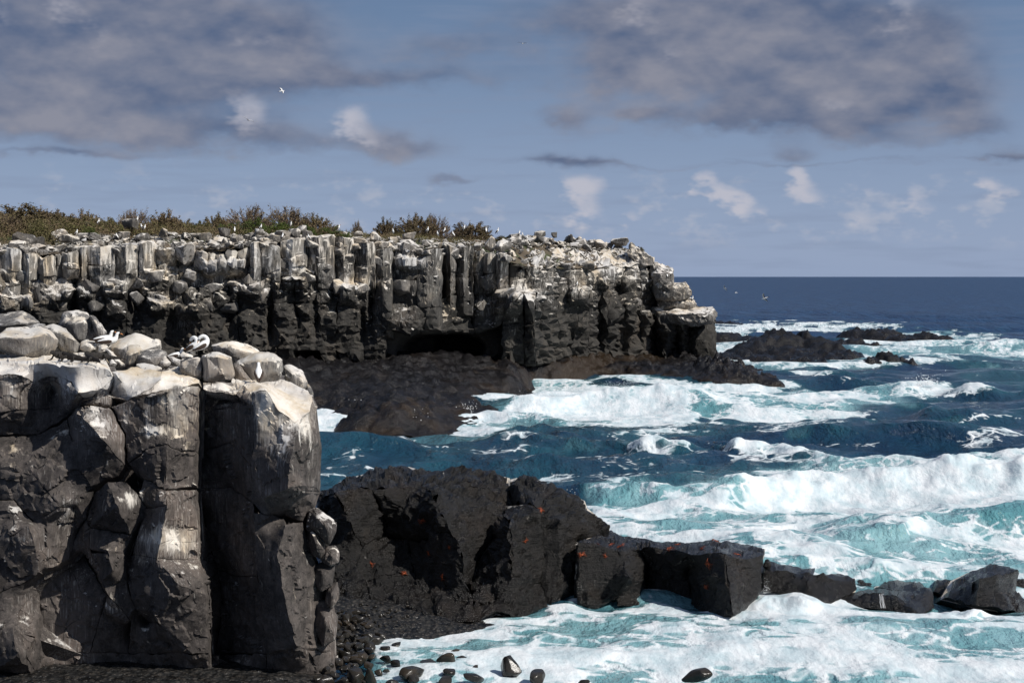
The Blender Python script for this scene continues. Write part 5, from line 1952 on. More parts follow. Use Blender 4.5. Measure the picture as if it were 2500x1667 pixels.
for (u, v, w, h, rr, t, lab) in [(1519, 591, 48, 18, .95, 1, 'biggest flat white block at the right end of the far rim'), (1465, 597, 30, 22, .9, 1, 'square white block left of the biggest flat block on the far rim'),
                                 (1425, 605, 34, 20, .95, 1, 'cream coloured block below the rim near the bare right end'), (1413, 588, 18, 20, .9, 1, 'upright white block beside a dark pointed stone on the far rim'),
                                 (1394, 584, 11, 20, .05, .6, 'dark pointed upright stone on the far rim'), (1354, 574, 15, 14, .1, .7, 'dark rounded stone on the skyline of the bare far rim'),
                                 (1320, 572, 32, 16, .9, 1, 'wide white boulder on the skyline right of the lone shrub'), (1196, 596, 30, 32, .9, 1, 'tall white pointed boulder leaning on the rim below the lone shrub'),
                                 (1226, 600, 40, 24, .8, 1, 'wide grey white block right of the tall pointed boulder'), (1168, 602, 22, 20, 1, 1, 'round white boulder left of the tall pointed boulder'),
                                 (918, 580, 28, 24, 1, 1, 'bright white square boulder under the domed shrubs'), (737, 560, 26, 20, .9, 1.2, 'peach coloured pointed boulder on top of the rubble'),
                                 (752, 573, 26, 20, .9, 1.1, 'cream boulder just below the peach pointed one'), (545, 569, 34, 26, .25, .8, 'dark grey triangular boulder amid white rubble'),
                                 (577, 582, 26, 22, .9, 1, 'white triangular boulder right of the dark triangular one'), (398, 568, 26, 22, .7, 1, 'upright white boulder at the back of the rubble'),
                                 (322, 546, 44, 26, .25, .85, 'dark grey pointed boulder standing above the rubble at left'), (54, 590, 60, 44, .10, .55, 'big dark ragged boulder pile at the far left rim'),
                                 (100, 588, 34, 22, .3, .7, 'grey slab right of the dark ragged boulder at far left'), (170, 586, 48, 22, .8, 1, 'long grey white slab under the left thicket'),
                                 (635, 570, 30, 22, .9, 1, 'white boulder with a seabird below the tallest shrubs'), (690, 574, 32, 22, .5, .9, 'grey boulder left of the peach pointed boulder'),
                                 (875, 573, 24, 14, .8, 1, 'flat white stone above the square bright boulder'), (1002, 578, 40, 18, .9, 1, 'wide low white boulder beneath the right domed shrub')]:
    s = float(np.interp(v, [545, 560, 575, 600], [13, 9, 5, 1.5]))
    if 1240 < u: s = float(np.interp(v, [570, 590, 610], [17, 13, 10]))
    Y = YC(u) + s
    p = P(u, v, Y)
    o = add_obj('boulder', RB[fr_.randrange(len(RB))], None, None, (rr, 0, t, 1))
    o.location = p
    o.scale = (w * Y / FPX * 1.2, w * Y / FPX, h * Y / FPX * 1.25)
    o.rotation_euler = (fr_.uniform(-.15, .15), fr_.uniform(-.15, .15), fr_.uniform(-3, 3))
    tag(o, lab, 'boulder', 'loose boulders along the far cliff rim')
for k in range(262):
    u = fr_.uniform(-40, 1520)
    if u > 1240 and fr_.random() < .25: u = fr_.uniform(0, 1240)
    s = fr_.uniform(.8, 11) if fr_.random() < .6 else fr_.uniform(-.3, 2.2)
    if u > 1240: s = fr_.uniform(10.5, 18)
    if u < 130: s = fr_.uniform(.3, 4.5)
    w = fr_.uniform(.85, 1.55) * fr_.choice([1, 1, 1, 1.4]); h = w * fr_.uniform(.45, .8)
    rim_boulder(u, s, w, h, fr_.choice([.95, .9, .8, .7, .5]), zone_label(u, s, w), 'loose boulders along the far cliff rim', fr_.choice([1, 1, .95, 1.1]))
ORD = ['first', 'second', 'third', 'fourth', 'fifth', 'sixth', 'seventh', 'eighth', 'ninth', 'tenth', 'eleventh', 'twelfth', 'thirteenth', 'fourteenth', 'fifteenth', 'sixteenth', 'seventeenth', 'eighteenth', 'nineteenth', 'twentieth', 'twenty first', 'twenty second', 'twenty third', 'twenty fourth', 'twenty fifth', 'twenty sixth']
bylab = {}
for o in COL.objects:
    if o.get('group') == 'loose boulders along the far cliff rim': bylab.setdefault(o['label'], []).append(o)
for lab, os_ in bylab.items():
    if len(os_) > 1:
        for k, o in enumerate(sorted(os_, key=lambda x: x.location.x / x.location.y)):
            if k < len(ORD): o['label'] = lab + ', ' + ORD[k] + ' from left'
# fine rubble between them
def build_rubble():
    base = RB[3]
    bv = np.array([v.co[:] for v in random_rock(77, True, 9).vertices])
    me0 = random_rock(78, True, 8)
    bm = bmesh.new()
    tmpl = []
    for k in range(5):
        r = random.Random(k)
        b2 = bmesh.new()
        for i in range(9): b2.verts.new([r.uniform(-.5, .5) for _ in range(3)])
        bmesh.ops.convex_hull(b2, input=b2.verts[:])
        for v in [v for v in b2.verts if not v.link_faces]: b2.verts.remove(v)
        b2.verts.index_update()
        tmpl.append((np.array([v.co[:] for v in b2.verts]), [[v.index for v in f.verts] for f in b2.faces])); b2.free()
    V, F, n = [], [], 0
    for k in range(2600):
        u = fr_.uniform(-60, 1550)
        s = fr_.uniform(.2, 15) if u < 1240 else fr_.uniform(1.5, 18)
        if u < 130: s = fr_.uniform(.2, 5)
        tv, tf = tmpl[k % 5]
        Y = YC(u) + s
        sc = fr_.uniform(.25, .75)
        c = np.array(((u - 1250) / FPX * Y, Y, float(land_z(u, s)) - .12))
        a = fr_.uniform(0, 6.28)
        rot = np.array([[math.cos(a), -math.sin(a), 0], [math.sin(a), math.cos(a), 0], [0, 0, 1]])
        V.append((tv * sc * np.array((1, 1, .8))) @ rot.T + c)
        F += [[i + n for i in f] for f in tf]; n += len(tv)
    me = mesh_np('rubble', np.concatenate(V), F, False, M['farboulder'])
    o = add_obj('rubble', me, None, None, (.85, 0, 1, 1))
    tag(o, 'pale broken stone rubble strewn between the rim boulders', 'rubble', kind='stuff')
build_rubble()

# ------------------------------------------------------------------ shingle beach and boulders in the surf
pb = random.Random(5)
def build_beach():
    sh = [sea_xy(*p) for p in [(1130, 1506), (985, 1530), (905, 1560), (872, 1605), (890, 1667), (930, 1760), (300, 1840), (-400, 1840), (-400, 1440), (1000, 1440)]]
    X, Y = np.meshgrid(np.arange(-17.5, 1.0, .13), np.arange(42, 60.5, .13))
    d = poly_sd(X + .3 * fbm2(X, Y, 1., 2), Y + .3 * fbm2(X, Y, 3., 2), sh)
    Z = np.clip(-.12 + .16 * d, -1.2, np.where(X < -6.2, .30, .75)) + .10 * np.abs(fbm2(X * 1.6, Y * 1.6, 2.0, 3))
    o = hf_object('beach', X, Y, Z, d > -2.5, M['shingle'])
    tag(o, 'dark wet shingle at the foot of the near cliff', 'beach', kind='structure')
build_beach()
PB = [random_rock(500 + k, False, name='beach_stone', mat=M['pebble']) for k in range(8)]
def stone(u, v, w, h, lab, grp, z0=0.0, wet=.35, dark=1.0):
    """stone whose outline is w x h photograph pixels and whose foot is at height z0"""
    x, y = sea_xy(u, v + h * .5, z0)
    s = y / FPX
    o = add_obj('beach_stone', PB[pb.randrange(8)], None, None, (0, wet, dark, 1))
    W, H = w * s, h * s
    o.location = (x, y + W * .25, z0 + H * .32)
    o.scale = (W * 1.15, W * .9, H * 1.3)
    o.rotation_euler = (pb.uniform(-.2, .2), pb.uniform(-.35, .35), pb.uniform(-3, 3))
    tag(o, lab, 'stone', grp)
zc = lambda x, y: (740 + .3616 * x, 1100 + .3616 * y)
for (x, y, w, h, lab) in [
        (1390, 1440, 190, 150, 'large dark rounded stone standing alone in the foam'), (1570, 1512, 170, 85, 'flat black stone just right of the large lone stone'),
        (960, 1402, 135, 95, 'blunt dark stone in the foam with a thin stone beside it'), (985, 1488, 150, 75, 'low wet stone in front of the blunt dark one'),
        (850, 1440, 180, 42, 'long thin stone half covered by foam'), (1025, 1352, 75, 34, 'small farthest stone out in the swash'), (1075, 1412, 110, 26, 'thin flat stone awash right of the blunt one'),
        (1160, 1462, 75, 28, 'little flat stone awash between two larger stones'), (1150, 1530, 190, 60, 'long black stone at the bottom edge in foam'), (960, 1556, 150, 50, 'dark stone cut by the bottom edge below the blunt one'),
        (730, 1492, 210, 100, 'long olive boulder lying slantwise in the swash'), (620, 1432, 110, 55, 'dark stone touching the long olive boulder'), (480, 1272, 115, 80, 'rounded brown stone at the top of the stones, catching light'),
        (555, 1330, 95, 52, 'small pale brown stone at the foam edge'), (450, 1322, 130, 85, 'broad olive stone below the rounded brown one'), (550, 1402, 95, 65, 'dark stone standing at the foam edge'),
        (365, 1402, 120, 85, 'grey brown stone left of the foam edge'), (275, 1362, 120, 80, 'shaded stone beside the foot of the near cliff'), (455, 1392, 85, 55, 'pointed stone behind the foam edge stones'),
        (440, 1442, 90, 60, 'shining stone with a bright wet top'), (345, 1522, 180, 140, 'big dark boulder at the bottom left of the stones'), (455, 1512, 95, 150, 'tall upright boulder at the bottom edge'),
        (600, 1560, 120, 60, 'grey stone cut by the bottom edge beside the tall upright one'), (740, 1532, 130, 60, 'wet stone below the long olive boulder'), (560, 1480, 60, 40, 'small round stone in the gap left of the long olive boulder'),
        (510, 1490, 70, 45, 'small dark stone right of the tall upright boulder'), (520, 1240, 90, 50, 'pale flat stone behind the rounded brown one'), (285, 1270, 80, 60, 'bright wet stone near the cliff corner'), (345, 1260, 85, 60, 'olive stone between the bright wet one and the brown one'),
        (630, 1310, 110, 34, 'thin dark stone farthest out at the foam edge')]:
    u, v = zc(x, y)
    stone(u, v, w * .3616, h * .3616, lab, 'stones on the beach', .05)
stone(1702, 1646, 68, 34, 'single black dome of rock in the foam at bottom centre right', 'stones on the beach', 0)
stone(1425, 1664, 40, 14, 'flat stone barely showing at the bottom edge of the foam', 'stones on the beach', 0)
for k in range(120):
    u = pb.uniform(775, 905); v = pb.uniform(1490, 1690)
    if u > 905 - (v - 1560) * .1 and v > 1560: u -= 40
    w = pb.uniform(14, 38)
    stone(u, v, w, w * pb.uniform(.5, .8), 'small rounded wet cobble packed among the larger beach stones', 'cobbles packed on the beach', .25 if v < 1580 else .12, .3, pb.uniform(.8, 1.3))
for k in range(70):
    u = pb.uniform(800, 1010); v = pb.uniform(1462, 1530)
    w = pb.uniform(6, 14)
    stone(u, v, w, w * .7, 'tiny dark cobble of the shingle under the huge black rock', 'cobbles of the shaded shingle', .3, .2, pb.uniform(.7, 1.2))

# ------------------------------------------------------------------ shrubs
def foliage_mat(name, cols, twig=False):
    m, g, bs = new_mat(name)
    geo = g.n('ShaderNodeNewGeometry')
    oi = g.n('ShaderNodeObjectInfo')
    n = g.noise(geo.outputs['Position'], .35, 4, .6)
    n2 = g.noise(geo.outputs['Position'], 5.0, 2, .6)
    c = g.mix(n.sstep(.38, .62), cols[0], cols[1])
    c = g.mix(n2.sstep(.4, .7) * .6, c, cols[2])
    c = g.mul(c, g.mix(g.w(oi.outputs['Random']), (1.0, 1.0, 1.0), (1.45, 1.4, 1.35)))
    g.link(c, bs.inputs['Base Color'])
    bs.inputs['Roughness'].default_value = .8
    bs.inputs['Specular IOR Level'].default_value = .15
    return m
M['twig'] = foliage_mat('shrub_twig', [(.15, .115, .088), (.11, .08, .06), (.22, .18, .15)])
M['dry'] = foliage_mat('dry_leaf', [(.125, .092, .052), (.09, .075, .034), (.16, .125, .08)])
M['olive'] = foliage_mat('olive_leaf', [(.075, .080, .028), (.10, .084, .038), (.12, .115, .05)])
M['green'] = foliage_mat('green_leaf', [(.070, .105, .022), (.05, .08, .02), (.11, .135, .035)])
sr = np.random.RandomState(9)


def tubes(paths, r0, r1, sides=3):
    """many thin tapering twigs; paths (n, k, 3)"""
    n, k, _ = paths.shape
    V = []
    ang = np.arange(sides) * 2 * np.pi / sides
    t = np.diff(paths, axis=1, append=paths[:, -1:] * 2 - paths[:, -2:-1])
    t /= np.linalg.norm(t, axis=2, keepdims=True) + 1e-9
    ref = np.where(np.abs(t[..., 2:3]) > .9, np.array((1., 0, 0)), np.array((0, 0, 1.)))
    a = np.cross(t, ref); a /= np.linalg.norm(a, axis=2, keepdims=True) + 1e-9
    b = np.cross(t, a)
    rad = (r0[:, None] + (r1 - r0)[:, None] * np.linspace(0, 1, k)[None])
    ring = paths[:, :, None] + rad[:, :, None, None] * (np.cos(ang)[None, None, :, None] * a[:, :, None] + np.sin(ang)[None, None, :, None] * b[:, :, None])
    idx = np.arange(n * k * sides).reshape(n, k, sides)
    f = np.stack([idx[:, :-1], np.roll(idx, -1, 2)[:, :-1], np.roll(idx, -1, 2)[:, 1:], idx[:, 1:]], -1).reshape(-1, 4)
    return ring.reshape(-1, 3), f


def leaf_quads(c, size):
    n = len(c)
    d = sr.normal(size=(n, 3)); d /= np.linalg.norm(d, axis=1, keepdims=True)
    e = np.cross(d, sr.normal(size=(n, 3))); e /= np.linalg.norm(e, axis=1, keepdims=True)
    s = size * sr.uniform(.6, 1.5, (n, 1))
    v = np.stack([c - d * s, c + e * s * .45, c + d * s, c - e * s * .45], 1).reshape(-1, 3)
    return v, np.arange(n * 4).reshape(n, 4)


def shrub_parts(leaf, nb=190, nt=1500, nl=9500, flat=1.0, spiky=.11):
    th = sr.uniform(0, 2 * np.pi, nb); ph = np.arccos(sr.uniform(.02, 1, nb))
    lump = 1 + .16 * np.sin(3 * th + sr.uniform(0, 6)) + .12 * np.sin(5 * th + 4 * ph)
    tip = np.stack([np.sin(ph) * np.cos(th), np.sin(ph) * np.sin(th), np.cos(ph) * flat], 1) * (lump * sr.uniform(.88, 1.0, nb))[:, None]
    base = np.stack([tip[:, 0] * .22, tip[:, 1] * .22, np.zeros(nb)], 1)
    s = np.linspace(0, 1, 5)
    pth = base[:, None] + (tip - base)[:, None] * s[None, :, None]
    pth[:, :, 2] += (.16 * np.sin(np.pi * s))[None] * tip[:, 2:3]
    pth[:, 1:4] += sr.normal(0, .035, (nb, 3, 3))
    v1, f1 = tubes(pth, np.full(nb, .017), np.full(nb, .005))
    # side twigs near the outside
    i = sr.randint(0, nb, nt); q = sr.uniform(.55, 1, nt)
    st = base[i] + (tip - base)[i] * q[:, None]; st[:, 2] += .16 * np.sin(np.pi * q) * tip[i, 2]
    dr = st / (np.linalg.norm(st, axis=1, keepdims=True) + 1e-6) + sr.normal(0, .55, (nt, 3)) + np.array((0, 0, .35))
    dr /= np.linalg.norm(dr, axis=1, keepdims=True)
    en = st + dr * sr.uniform(.08, spiky, nt)[:, None]
    tp = np.stack([st, (st + en) / 2 + sr.normal(0, .012, (nt, 3)), en], 1)
    tp[:, :, 2] = np.maximum(tp[:, :, 2], 0)
    v2, f2 = tubes(tp, np.full(nt, .007), np.full(nt, .003))
    br = mesh_np('branches', np.concatenate([v1, v2]), np.concatenate([f1, f2 + len(v1)]), False, M['twig'])
    k = sr.randint(0, nt, nl)
    c = tp[k, 1] + (tp[k, 2] - tp[k, 1]) * sr.uniform(-1, 1, (nl, 1)) + sr.normal(0, .035, (nl, 3))
    c[:, 2] = np.maximum(c[:, 2], .01)
    v3, f3 = leaf_quads(c, .034)
    return br, mesh_np('foliage', v3, f3, False, M[leaf])


SH = {'dry': [shrub_parts('dry') for _ in range(2)], 'bare': [shrub_parts('dry', 230, 2200, 2200, 1.0, .20) for _ in range(2)], 'olive': [shrub_parts('olive') for _ in range(2)], 'green': [shrub_parts('green', 120, 1000, 7000, 1.0, .18) for _ in range(2)]}
shn = random.Random(4)


def shrub(u, vtop, wpx, s, kind, lab, name='shrub'):
    Y = YC(u) + s
    zb = float(land_z(u, s)) - .25
    zt = P(u, vtop, Y)[2]
    o = empty(name, ((u - 1250) / FPX * Y, Y, zb))
    w = wpx * Y / FPX * .60
    o.scale = (w, w, max(zt - zb, .4) / 1.2)
    o.rotation_euler = (0, 0, shn.uniform(0, 6.28))
    br, fo = SH[kind][shn.randrange(2)]
    add_obj('branches', br, o); add_obj('foliage', fo, o)
    tag(o, lab, 'shrub', 'shrubs on the far headland')


for a in [(65, 492, 190, 20, 'dry', 'largest brown domed shrub at the far left skyline'), (-40, 512, 170, 17, 'dry', 'brown shrub cut by the left edge of the picture'), (10, 522, 110, 13, 'bare', 'grey twiggy shrub low at the left edge'),
          (140, 512, 110, 20, 'dry', 'brown shrub right of the largest domed one'), (95, 540, 110, 12, 'olive', 'low olive shrub in front of the largest domed one'), (215, 513, 100, 22, 'dry', 'low brown shrub left of the dark pair'),
          (180, 534, 100, 15, 'olive', 'olive green shrub in the dip behind the first rocks'), (265, 530, 80, 17, 'olive', 'small olive shrub left of the dark pair'), (327, 505, 80, 21, 'bare', 'dark twiggy shrub, left one of the close pair'),
          (400, 513, 100, 21, 'dry', 'dark brown shrub, right one of the close pair'), (445, 530, 70, 19, 'dry', 'small brown shrub at the right foot of the close pair'), (370, 548, 110, 15, 'dry', 'low brown shrub above the upright white boulder'),
          (530, 520, 70, 20, 'dry', 'small brown shrub left of the tallest two'), (610, 499, 120, 22, 'bare', 'tall grey brown domed shrub, left of the tallest two'), (705, 498, 115, 22, 'bare', 'tall spiky bare shrub, right of the tallest two'),
          (775, 522, 90, 22, 'dry', 'brown shrub sloping down right of the tallest two'), (945, 531, 60, 20, 'dry', 'small brown shrub left of the dark domed one'), (1015, 521, 90, 19, 'dry', 'dark domed shrub on the bare middle skyline'),
          (1062, 520, 70, 20, 'bare', 'spiky leafless shrub growing out of the dark dome'), (1153, 536, 96, 18, 'dry', 'lone round brown shrub, last on the right'), (873, 536, 26, 19, 'bare', 'tiny bare twiggy bush alone on the skyline'),
          (625, 531, 70, 13, 'green', 'bright green bush below the tall domed shrub'), (690, 538, 70, 13, 'green', 'green bush below the tall spiky shrub'), (745, 548, 60, 11, 'green', 'low green bush just above the peach boulder'), (222, 552, 40, 11, 'green', 'small bright green bush among dark rocks at left'),
          (800, 552, 60, 12, 'green', 'green bush at the right end of the tall group'), (560, 543, 80, 15, 'green', 'flat green bush left of the tallest two'), (845, 566, 36, 8, 'green', 'little green tuft above the white brink'), (1555, 602, 34, 11.5, 'olive', 'small olive bush clinging to the end of the far rim'),
          (480, 540, 90, 17, 'olive', 'low olive bush between the pair and the tallest two'), (1230, 575, 50, 15, 'olive', 'flat olive cushion plant right of the lone shrub'), (1310, 566, 22, 18, 'green', 'tiny green tuft on the skyline rocks')]:
    shrub(*a)


def build_scrub():
    n = 60000
    u = sr.uniform(-120, 1190, n); s = 10 + sr.beta(1.2, 1.6, n) * 16
    s = np.where(u < 150, s - 5.5, s)
    hmax = np.interp(u, [-100, 100, 300, 500, 820, 900, 1190], [1.9, 1.7, 1.3, 1.1, .9, .6, .35])
    Y = cliff_Y(u) + s; X = (u - 1250) / FPX * Y
    h = hmax * (.35 + .9 * np.clip(fbm2(X / 2.2, Y / 2.2, 3., 3) + .5, 0, 1)) * sr.uniform(0, 1, n)
    c = np.stack([X, Y, land_z(u, s) - .2 + h], 1)
    v1, f1 = leaf_quads(c[:44000], .075)
    m = 9000
    st = c[44000:44000 + m]
    dr = sr.normal(0, .5, (m, 3)) + np.array((0, 0, .7)); dr /= np.linalg.norm(dr, axis=1, keepdims=True)
    en = st + dr * sr.uniform(.2, .55, (m, 1))
    v2, f2 = tubes(np.stack([st, (st + en) / 2 + sr.normal(0, .02, (m, 3)), en], 1), np.full(m, .014), np.full(m, .006))
    mat = foliage_mat('scrub', [(.085, .088, .03), (.13, .092, .06), (.15, .115, .08)])
    me = mesh_np('scrub', np.concatenate([v1, v2]), np.concatenate([f1, f2 + len(v1)]), False, mat)
    o = add_obj('scrub', me)
    tag(o, 'low olive and brown scrub covering the ground between the shrubs', 'scrub', kind='stuff')
build_scrub()

# ------------------------------------------------------------------ animals
DG = None
def hit(u, v, skip=('sea', 'shrub', 'scrub')):
    """first solid surface behind a photograph pixel"""
    global DG
    if DG is None:
        bpy.context.view_layer.update(); DG = bpy.context.evaluated_depsgraph_get()
    o0 = Vector((0, 0, CAM_H)); d = (PV(u, v, 100.0) - o0).normalized()
    for _ in range(6):
        ok, loc, nor, _i, ob, _m = SC.ray_cast(DG, o0, d)
        if not ok: return None, None
        if ob.name.split('.')[0] not in ('sea', 'branches', 'foliage', 'scrub', 'wing', 'beak', 'tail', 'leg'): return loc, nor
        o0 = loc + d * .05
    return None, None


def loft(path, rad, seg=12, name='body', mat=None, side=(0, 1, 0)):
    """closed tube through path with radii (across, up); local side axis given"""
    path = [Vector(p) for p in path]
    V, F = [], []
    n = len(path)
    sd0 = Vector(side)
    for i, p in enumerate(path):
        t = (path[min(i + 1, n - 1)] - path[max(i - 1, 0)]).normalized()
        sd = (sd0 - t * sd0.dot(t)).normalized()
        up = t.cross(sd).normalized()
        ra, rb = rad[i] if isinstance(rad[i], tuple) else (rad[i], rad[i])
        for k in range(seg):
            a = 2 * math.pi * k / seg
            V.append(tuple(p + sd * (ra * math.cos(a)) + up * (rb * math.sin(a))))
    for i in range(n - 1):
        for k in range(seg):
            k2 = (k + 1) % seg
            F.append([i * seg + k, i * seg + k2, (i + 1) * seg + k2, (i + 1) * seg + k])
    F.append(list(range(seg))[::-1]); F.append([(n - 1) * seg + k for k in range(seg)])
    return V, F


def join(parts):
    V, F = [], []
    for v, f in parts:
        o = len(V); V += v; F += [[i + o for i in x] for x in f]
    return V, F


def part(name, vf, mat, parent=None, sub=0):
    me = bpy.data.meshes.new(name)
    me.from_pydata([tuple(v) for v in vf[0]], [], vf[1]); me.update()
    me.polygons.foreach_set('use_smooth', np.ones(len(me.polygons), bool))
    me.materials.append(mat)
    o = add_obj(name, me, parent)
    if sub:
        md = o.modifiers.new('smooth', 'SUBSURF'); md.levels = sub; md.render_levels = sub
    return o


M['plume'] = plain_mat('white_plumage', (.80, .80, .78), .8, .06, 20)
M['dark_plume'] = plain_mat('dark_brown_plumage', (.045, .030, .022), .75, .3, 25)
M['bill'] = plain_mat('orange_bill', (.50, .20, .06), .5, .2, 20)
M['mask'] = plain_mat('black_face', (.02, .02, .022), .6, .2, 20)
M['foot'] = plain_mat('grey_foot', (.16, .15, .13), .6, .2, 20)
M['iguana'] = plain_mat('iguana_skin', (.022, .019, .017), .8, .45, 30)
M['crab'] = plain_mat('crab_shell', (.24, .048, .013), .4, .35, 30)


def interp_path(pts, k=3):
    """smooth a control path (Catmull-Rom) with its radii"""
    P_ = [Vector(p[:3]) for p in pts]; R_ = [p[3:] if len(p) > 4 else (p[3], p[3]) for p in pts]
    op, orr = [], []
    n = len(P_)
    for i in range(n - 1):
        p0, p1, p2, p3 = P_[max(i - 1, 0)], P_[i], P_[i + 1], P_[min(i + 2, n - 1)]
        for j in range(k):
            t = j / k
            op.append(.5 * ((2 * p1) + (p2 - p0) * t + (2 * p0 - 5 * p1 + 4 * p2 - p3) * t * t + (3 * p1 - p0 - 3 * p2 + p3) * t ** 3))
            orr.append(tuple(R_[i][m] + (R_[i + 1][m] - R_[i][m]) * t for m in (0, 1)))
    op.append(P_[-1]); orr.append(R_[-1])
    return op, orr


def bird(body, head, beak, wings, tail, legs, name='seabird'):
    """body: control points (x, y, z, half width, half height); faces +x"""
    root = empty(name)
    p, r = interp_path(body, 4)
    part('body', loft(p, r, 14), M['plume'], root)
    for w in wings:
        p, r = interp_path(w, 4); part('wing', loft(p, r, 10), M['dark_plume'], root)
    p, r = interp_path(tail, 3); part('tail', loft(p, r, 8), M['dark_plume'], root)
    p, r = interp_path(beak, 2); b = part('beak', loft(p, r, 8), M['bill'], root)
    (hx, hy, hz), hr, dr = head
    part('face_mask', loft([Vector((hx, hy, hz)) + Vector(dr) * t for t in (-.012, .01, .03, .04)], [.03 * hr, .036 * hr, .030 * hr, .022 * hr], 10), M['mask'], root)
    for l in legs:
        p, r = interp_path(l, 2); part('leg', loft(p, r, 6), M['foot'], root)
    return root


def legs_at(x, z=.12, y=.045):
    return [[(x, s * y, z, .016), (x + .005, s * y, z * .4, .012), (x + .01, s * y, .012, .012, .010), (x + .045, s * y, .006, .030, .006), (x + .085, s * y * 1.2, .004, .034, .004)] for s in (-1, 1)]


def resting():
    return bird([(-.30, 0, .135, .035, .03), (-.20, 0, .155, .085, .065), (-.05, 0, .18, .125, .105), (.10, 0, .205, .125, .115), (.20, 0, .245, .095, .095), (.245, 0, .31, .062, .062), (.26, 0, .38, .052, .05), (.28, 0, .43, .050, .050), (.315, 0, .445, .043, .042), (.345, 0, .44, .025, .026)],
                ((.335, 0, .44), 1.0, (1, 0, -.06)), [(.345, 0, .44, .022, .026), (.40, 0, .428, .014, .017), (.455, 0, .412, .004, .005)],
                [[(.13, s * .115, .19, .012, .03), (.03, s * .135, .165, .018, .062), (-.15, s * .115, .140, .017, .050), (-.30, s * .06, .125, .012, .028), (-.42, s * .03, .115, .004, .010)] for s in (-1, 1)],
                [(-.24, 0, .13, .05, .018), (-.36, 0, .115, .045, .012), (-.50, 0, .10, .012, .006)], legs_at(.02))


def preening():
    return bird([(-.24, 0, .10, .03, .03), (-.16, 0, .14, .085, .07), (-.03, 0, .20, .125, .11), (.09, 0, .27, .12, .115), (.15, 0, .36, .08, .08), (.13, 0, .45, .058, .058), (.05, .01, .50, .052, .052), (-.03, .03, .47, .050, .05), (-.075, .045, .42, .044, .044), (-.09, .05, .385, .025, .025)],
                ((-.08, .05, .40), 1.0, (-.35, .12, -.9)), [(-.09, .05, .39, .02, .025), (-.105, .055, .34, .013, .015), (-.11, .055, .29, .004, .005)],
                [[(.10, s * .115, .27, .012, .03), (.02, s * .14, .22, .018, .065), (-.12, s * .12, .15, .017, .05), (-.26, s * .05, .10, .008, .02)] for s in (-1, 1)],
                [(-.20, 0, .10, .05, .018), (-.30, 0, .07, .042, .012), (-.42, 0, .04, .012, .006)], legs_at(.05, .16))


def standing():
    return bird([(-.17, 0, .16, .03, .03), (-.12, 0, .22, .085, .07), (-.03, 0, .31, .125, .11), (.06, 0, .42, .115, .105), (.10, 0, .52, .075, .075), (.105, 0, .60, .055, .055), (.115, 0, .66, .052, .052), (.15, 0, .685, .047, .045), (.185, 0, .68, .026, .026)],
                ((.175, 0, .68), 1.0, (1, 0, -.1)), [(.185, 0, .68, .022, .026), (.24, 0, .665, .014, .017), (.30, 0, .645, .004, .005)],
                [[(.03, s * .115, .42, .014, .03), (-.04, s * .125, .35, .03, .07), (-.12, s * .085, .24, .04, .06), (-.185, s * .045, .14, .035, .04), (-.24, s * .015, .04, .010, .012)] for s in (-1, 1)],
                [(-.14, 0, .17, .05, .018), (-.20, 0, .09, .045, .014), (-.25, 0, .01, .015, .006)], legs_at(0, .2))


def flying():
    root = empty('flying_seabird')
    p, r = interp_path([(-.36, 0, 0, .01, .01), (-.25, 0, 0, .045, .035), (-.05, 0, 0, .075, .07), (.15, 0, .0, .065, .065), (.28, 0, .02, .045, .045), (.36, 0, .03, .042, .042), (.40, 0, .025, .025, .025)], 3)
    part('body', loft(p, r, 12), M['plume'], root)
    for s in (-1, 1):
        V, F = loft([(.10, s * .05, .03), (.12, s * .28, .12), (.06, s * .52, .15), (-.06, s * .78, .08)], [(.10, .014), (.095, .012), (.075, .009), (.012, .004)], 8, side=(1, 0, 0))
        w = part('wing', (V, F), M['plume'], root)
        V, F = loft([(.0, s * .06, .028), (.025, s * .28, .118), (-.02, s * .52, .148), (-.10, s * .76, .075)], [(.055, .017), (.05, .015), (.045, .012), (.012, .005)], 8, side=(1, 0, 0))
        part('flight_feathers', (V, F), M['dark_plume'], w)
    p, r = interp_path([(-.30, 0, 0, .05, .012), (-.42, 0, 0, .04, .008), (-.52, 0, 0, .01, .004)], 2)
    part('tail', loft(p, r, 8), M['dark_plume'], root)
    p, r = interp_path([(.39, 0, .025, .022, .024), (.45, 0, .015, .012, .014), (.50, 0, .0, .004, .004)], 2)
    part('beak', loft(p, r, 8), M['bill'], root)
    return root


def put(o, u, v, rz, lab, sc=1.0, grp=None, off=0.0, Y=None, cat='seabird'):
    p = None
    if Y is None:
        p, _ = hit(u, v)
    if p is None: p = PV(u, v, Y or 160)
    o.location = p + Vector((0, 0, off))
    o.rotation_euler = (0, 0, rz)
    o.scale = (sc, sc, sc)
    tag(o, lab, cat, grp)
    return o


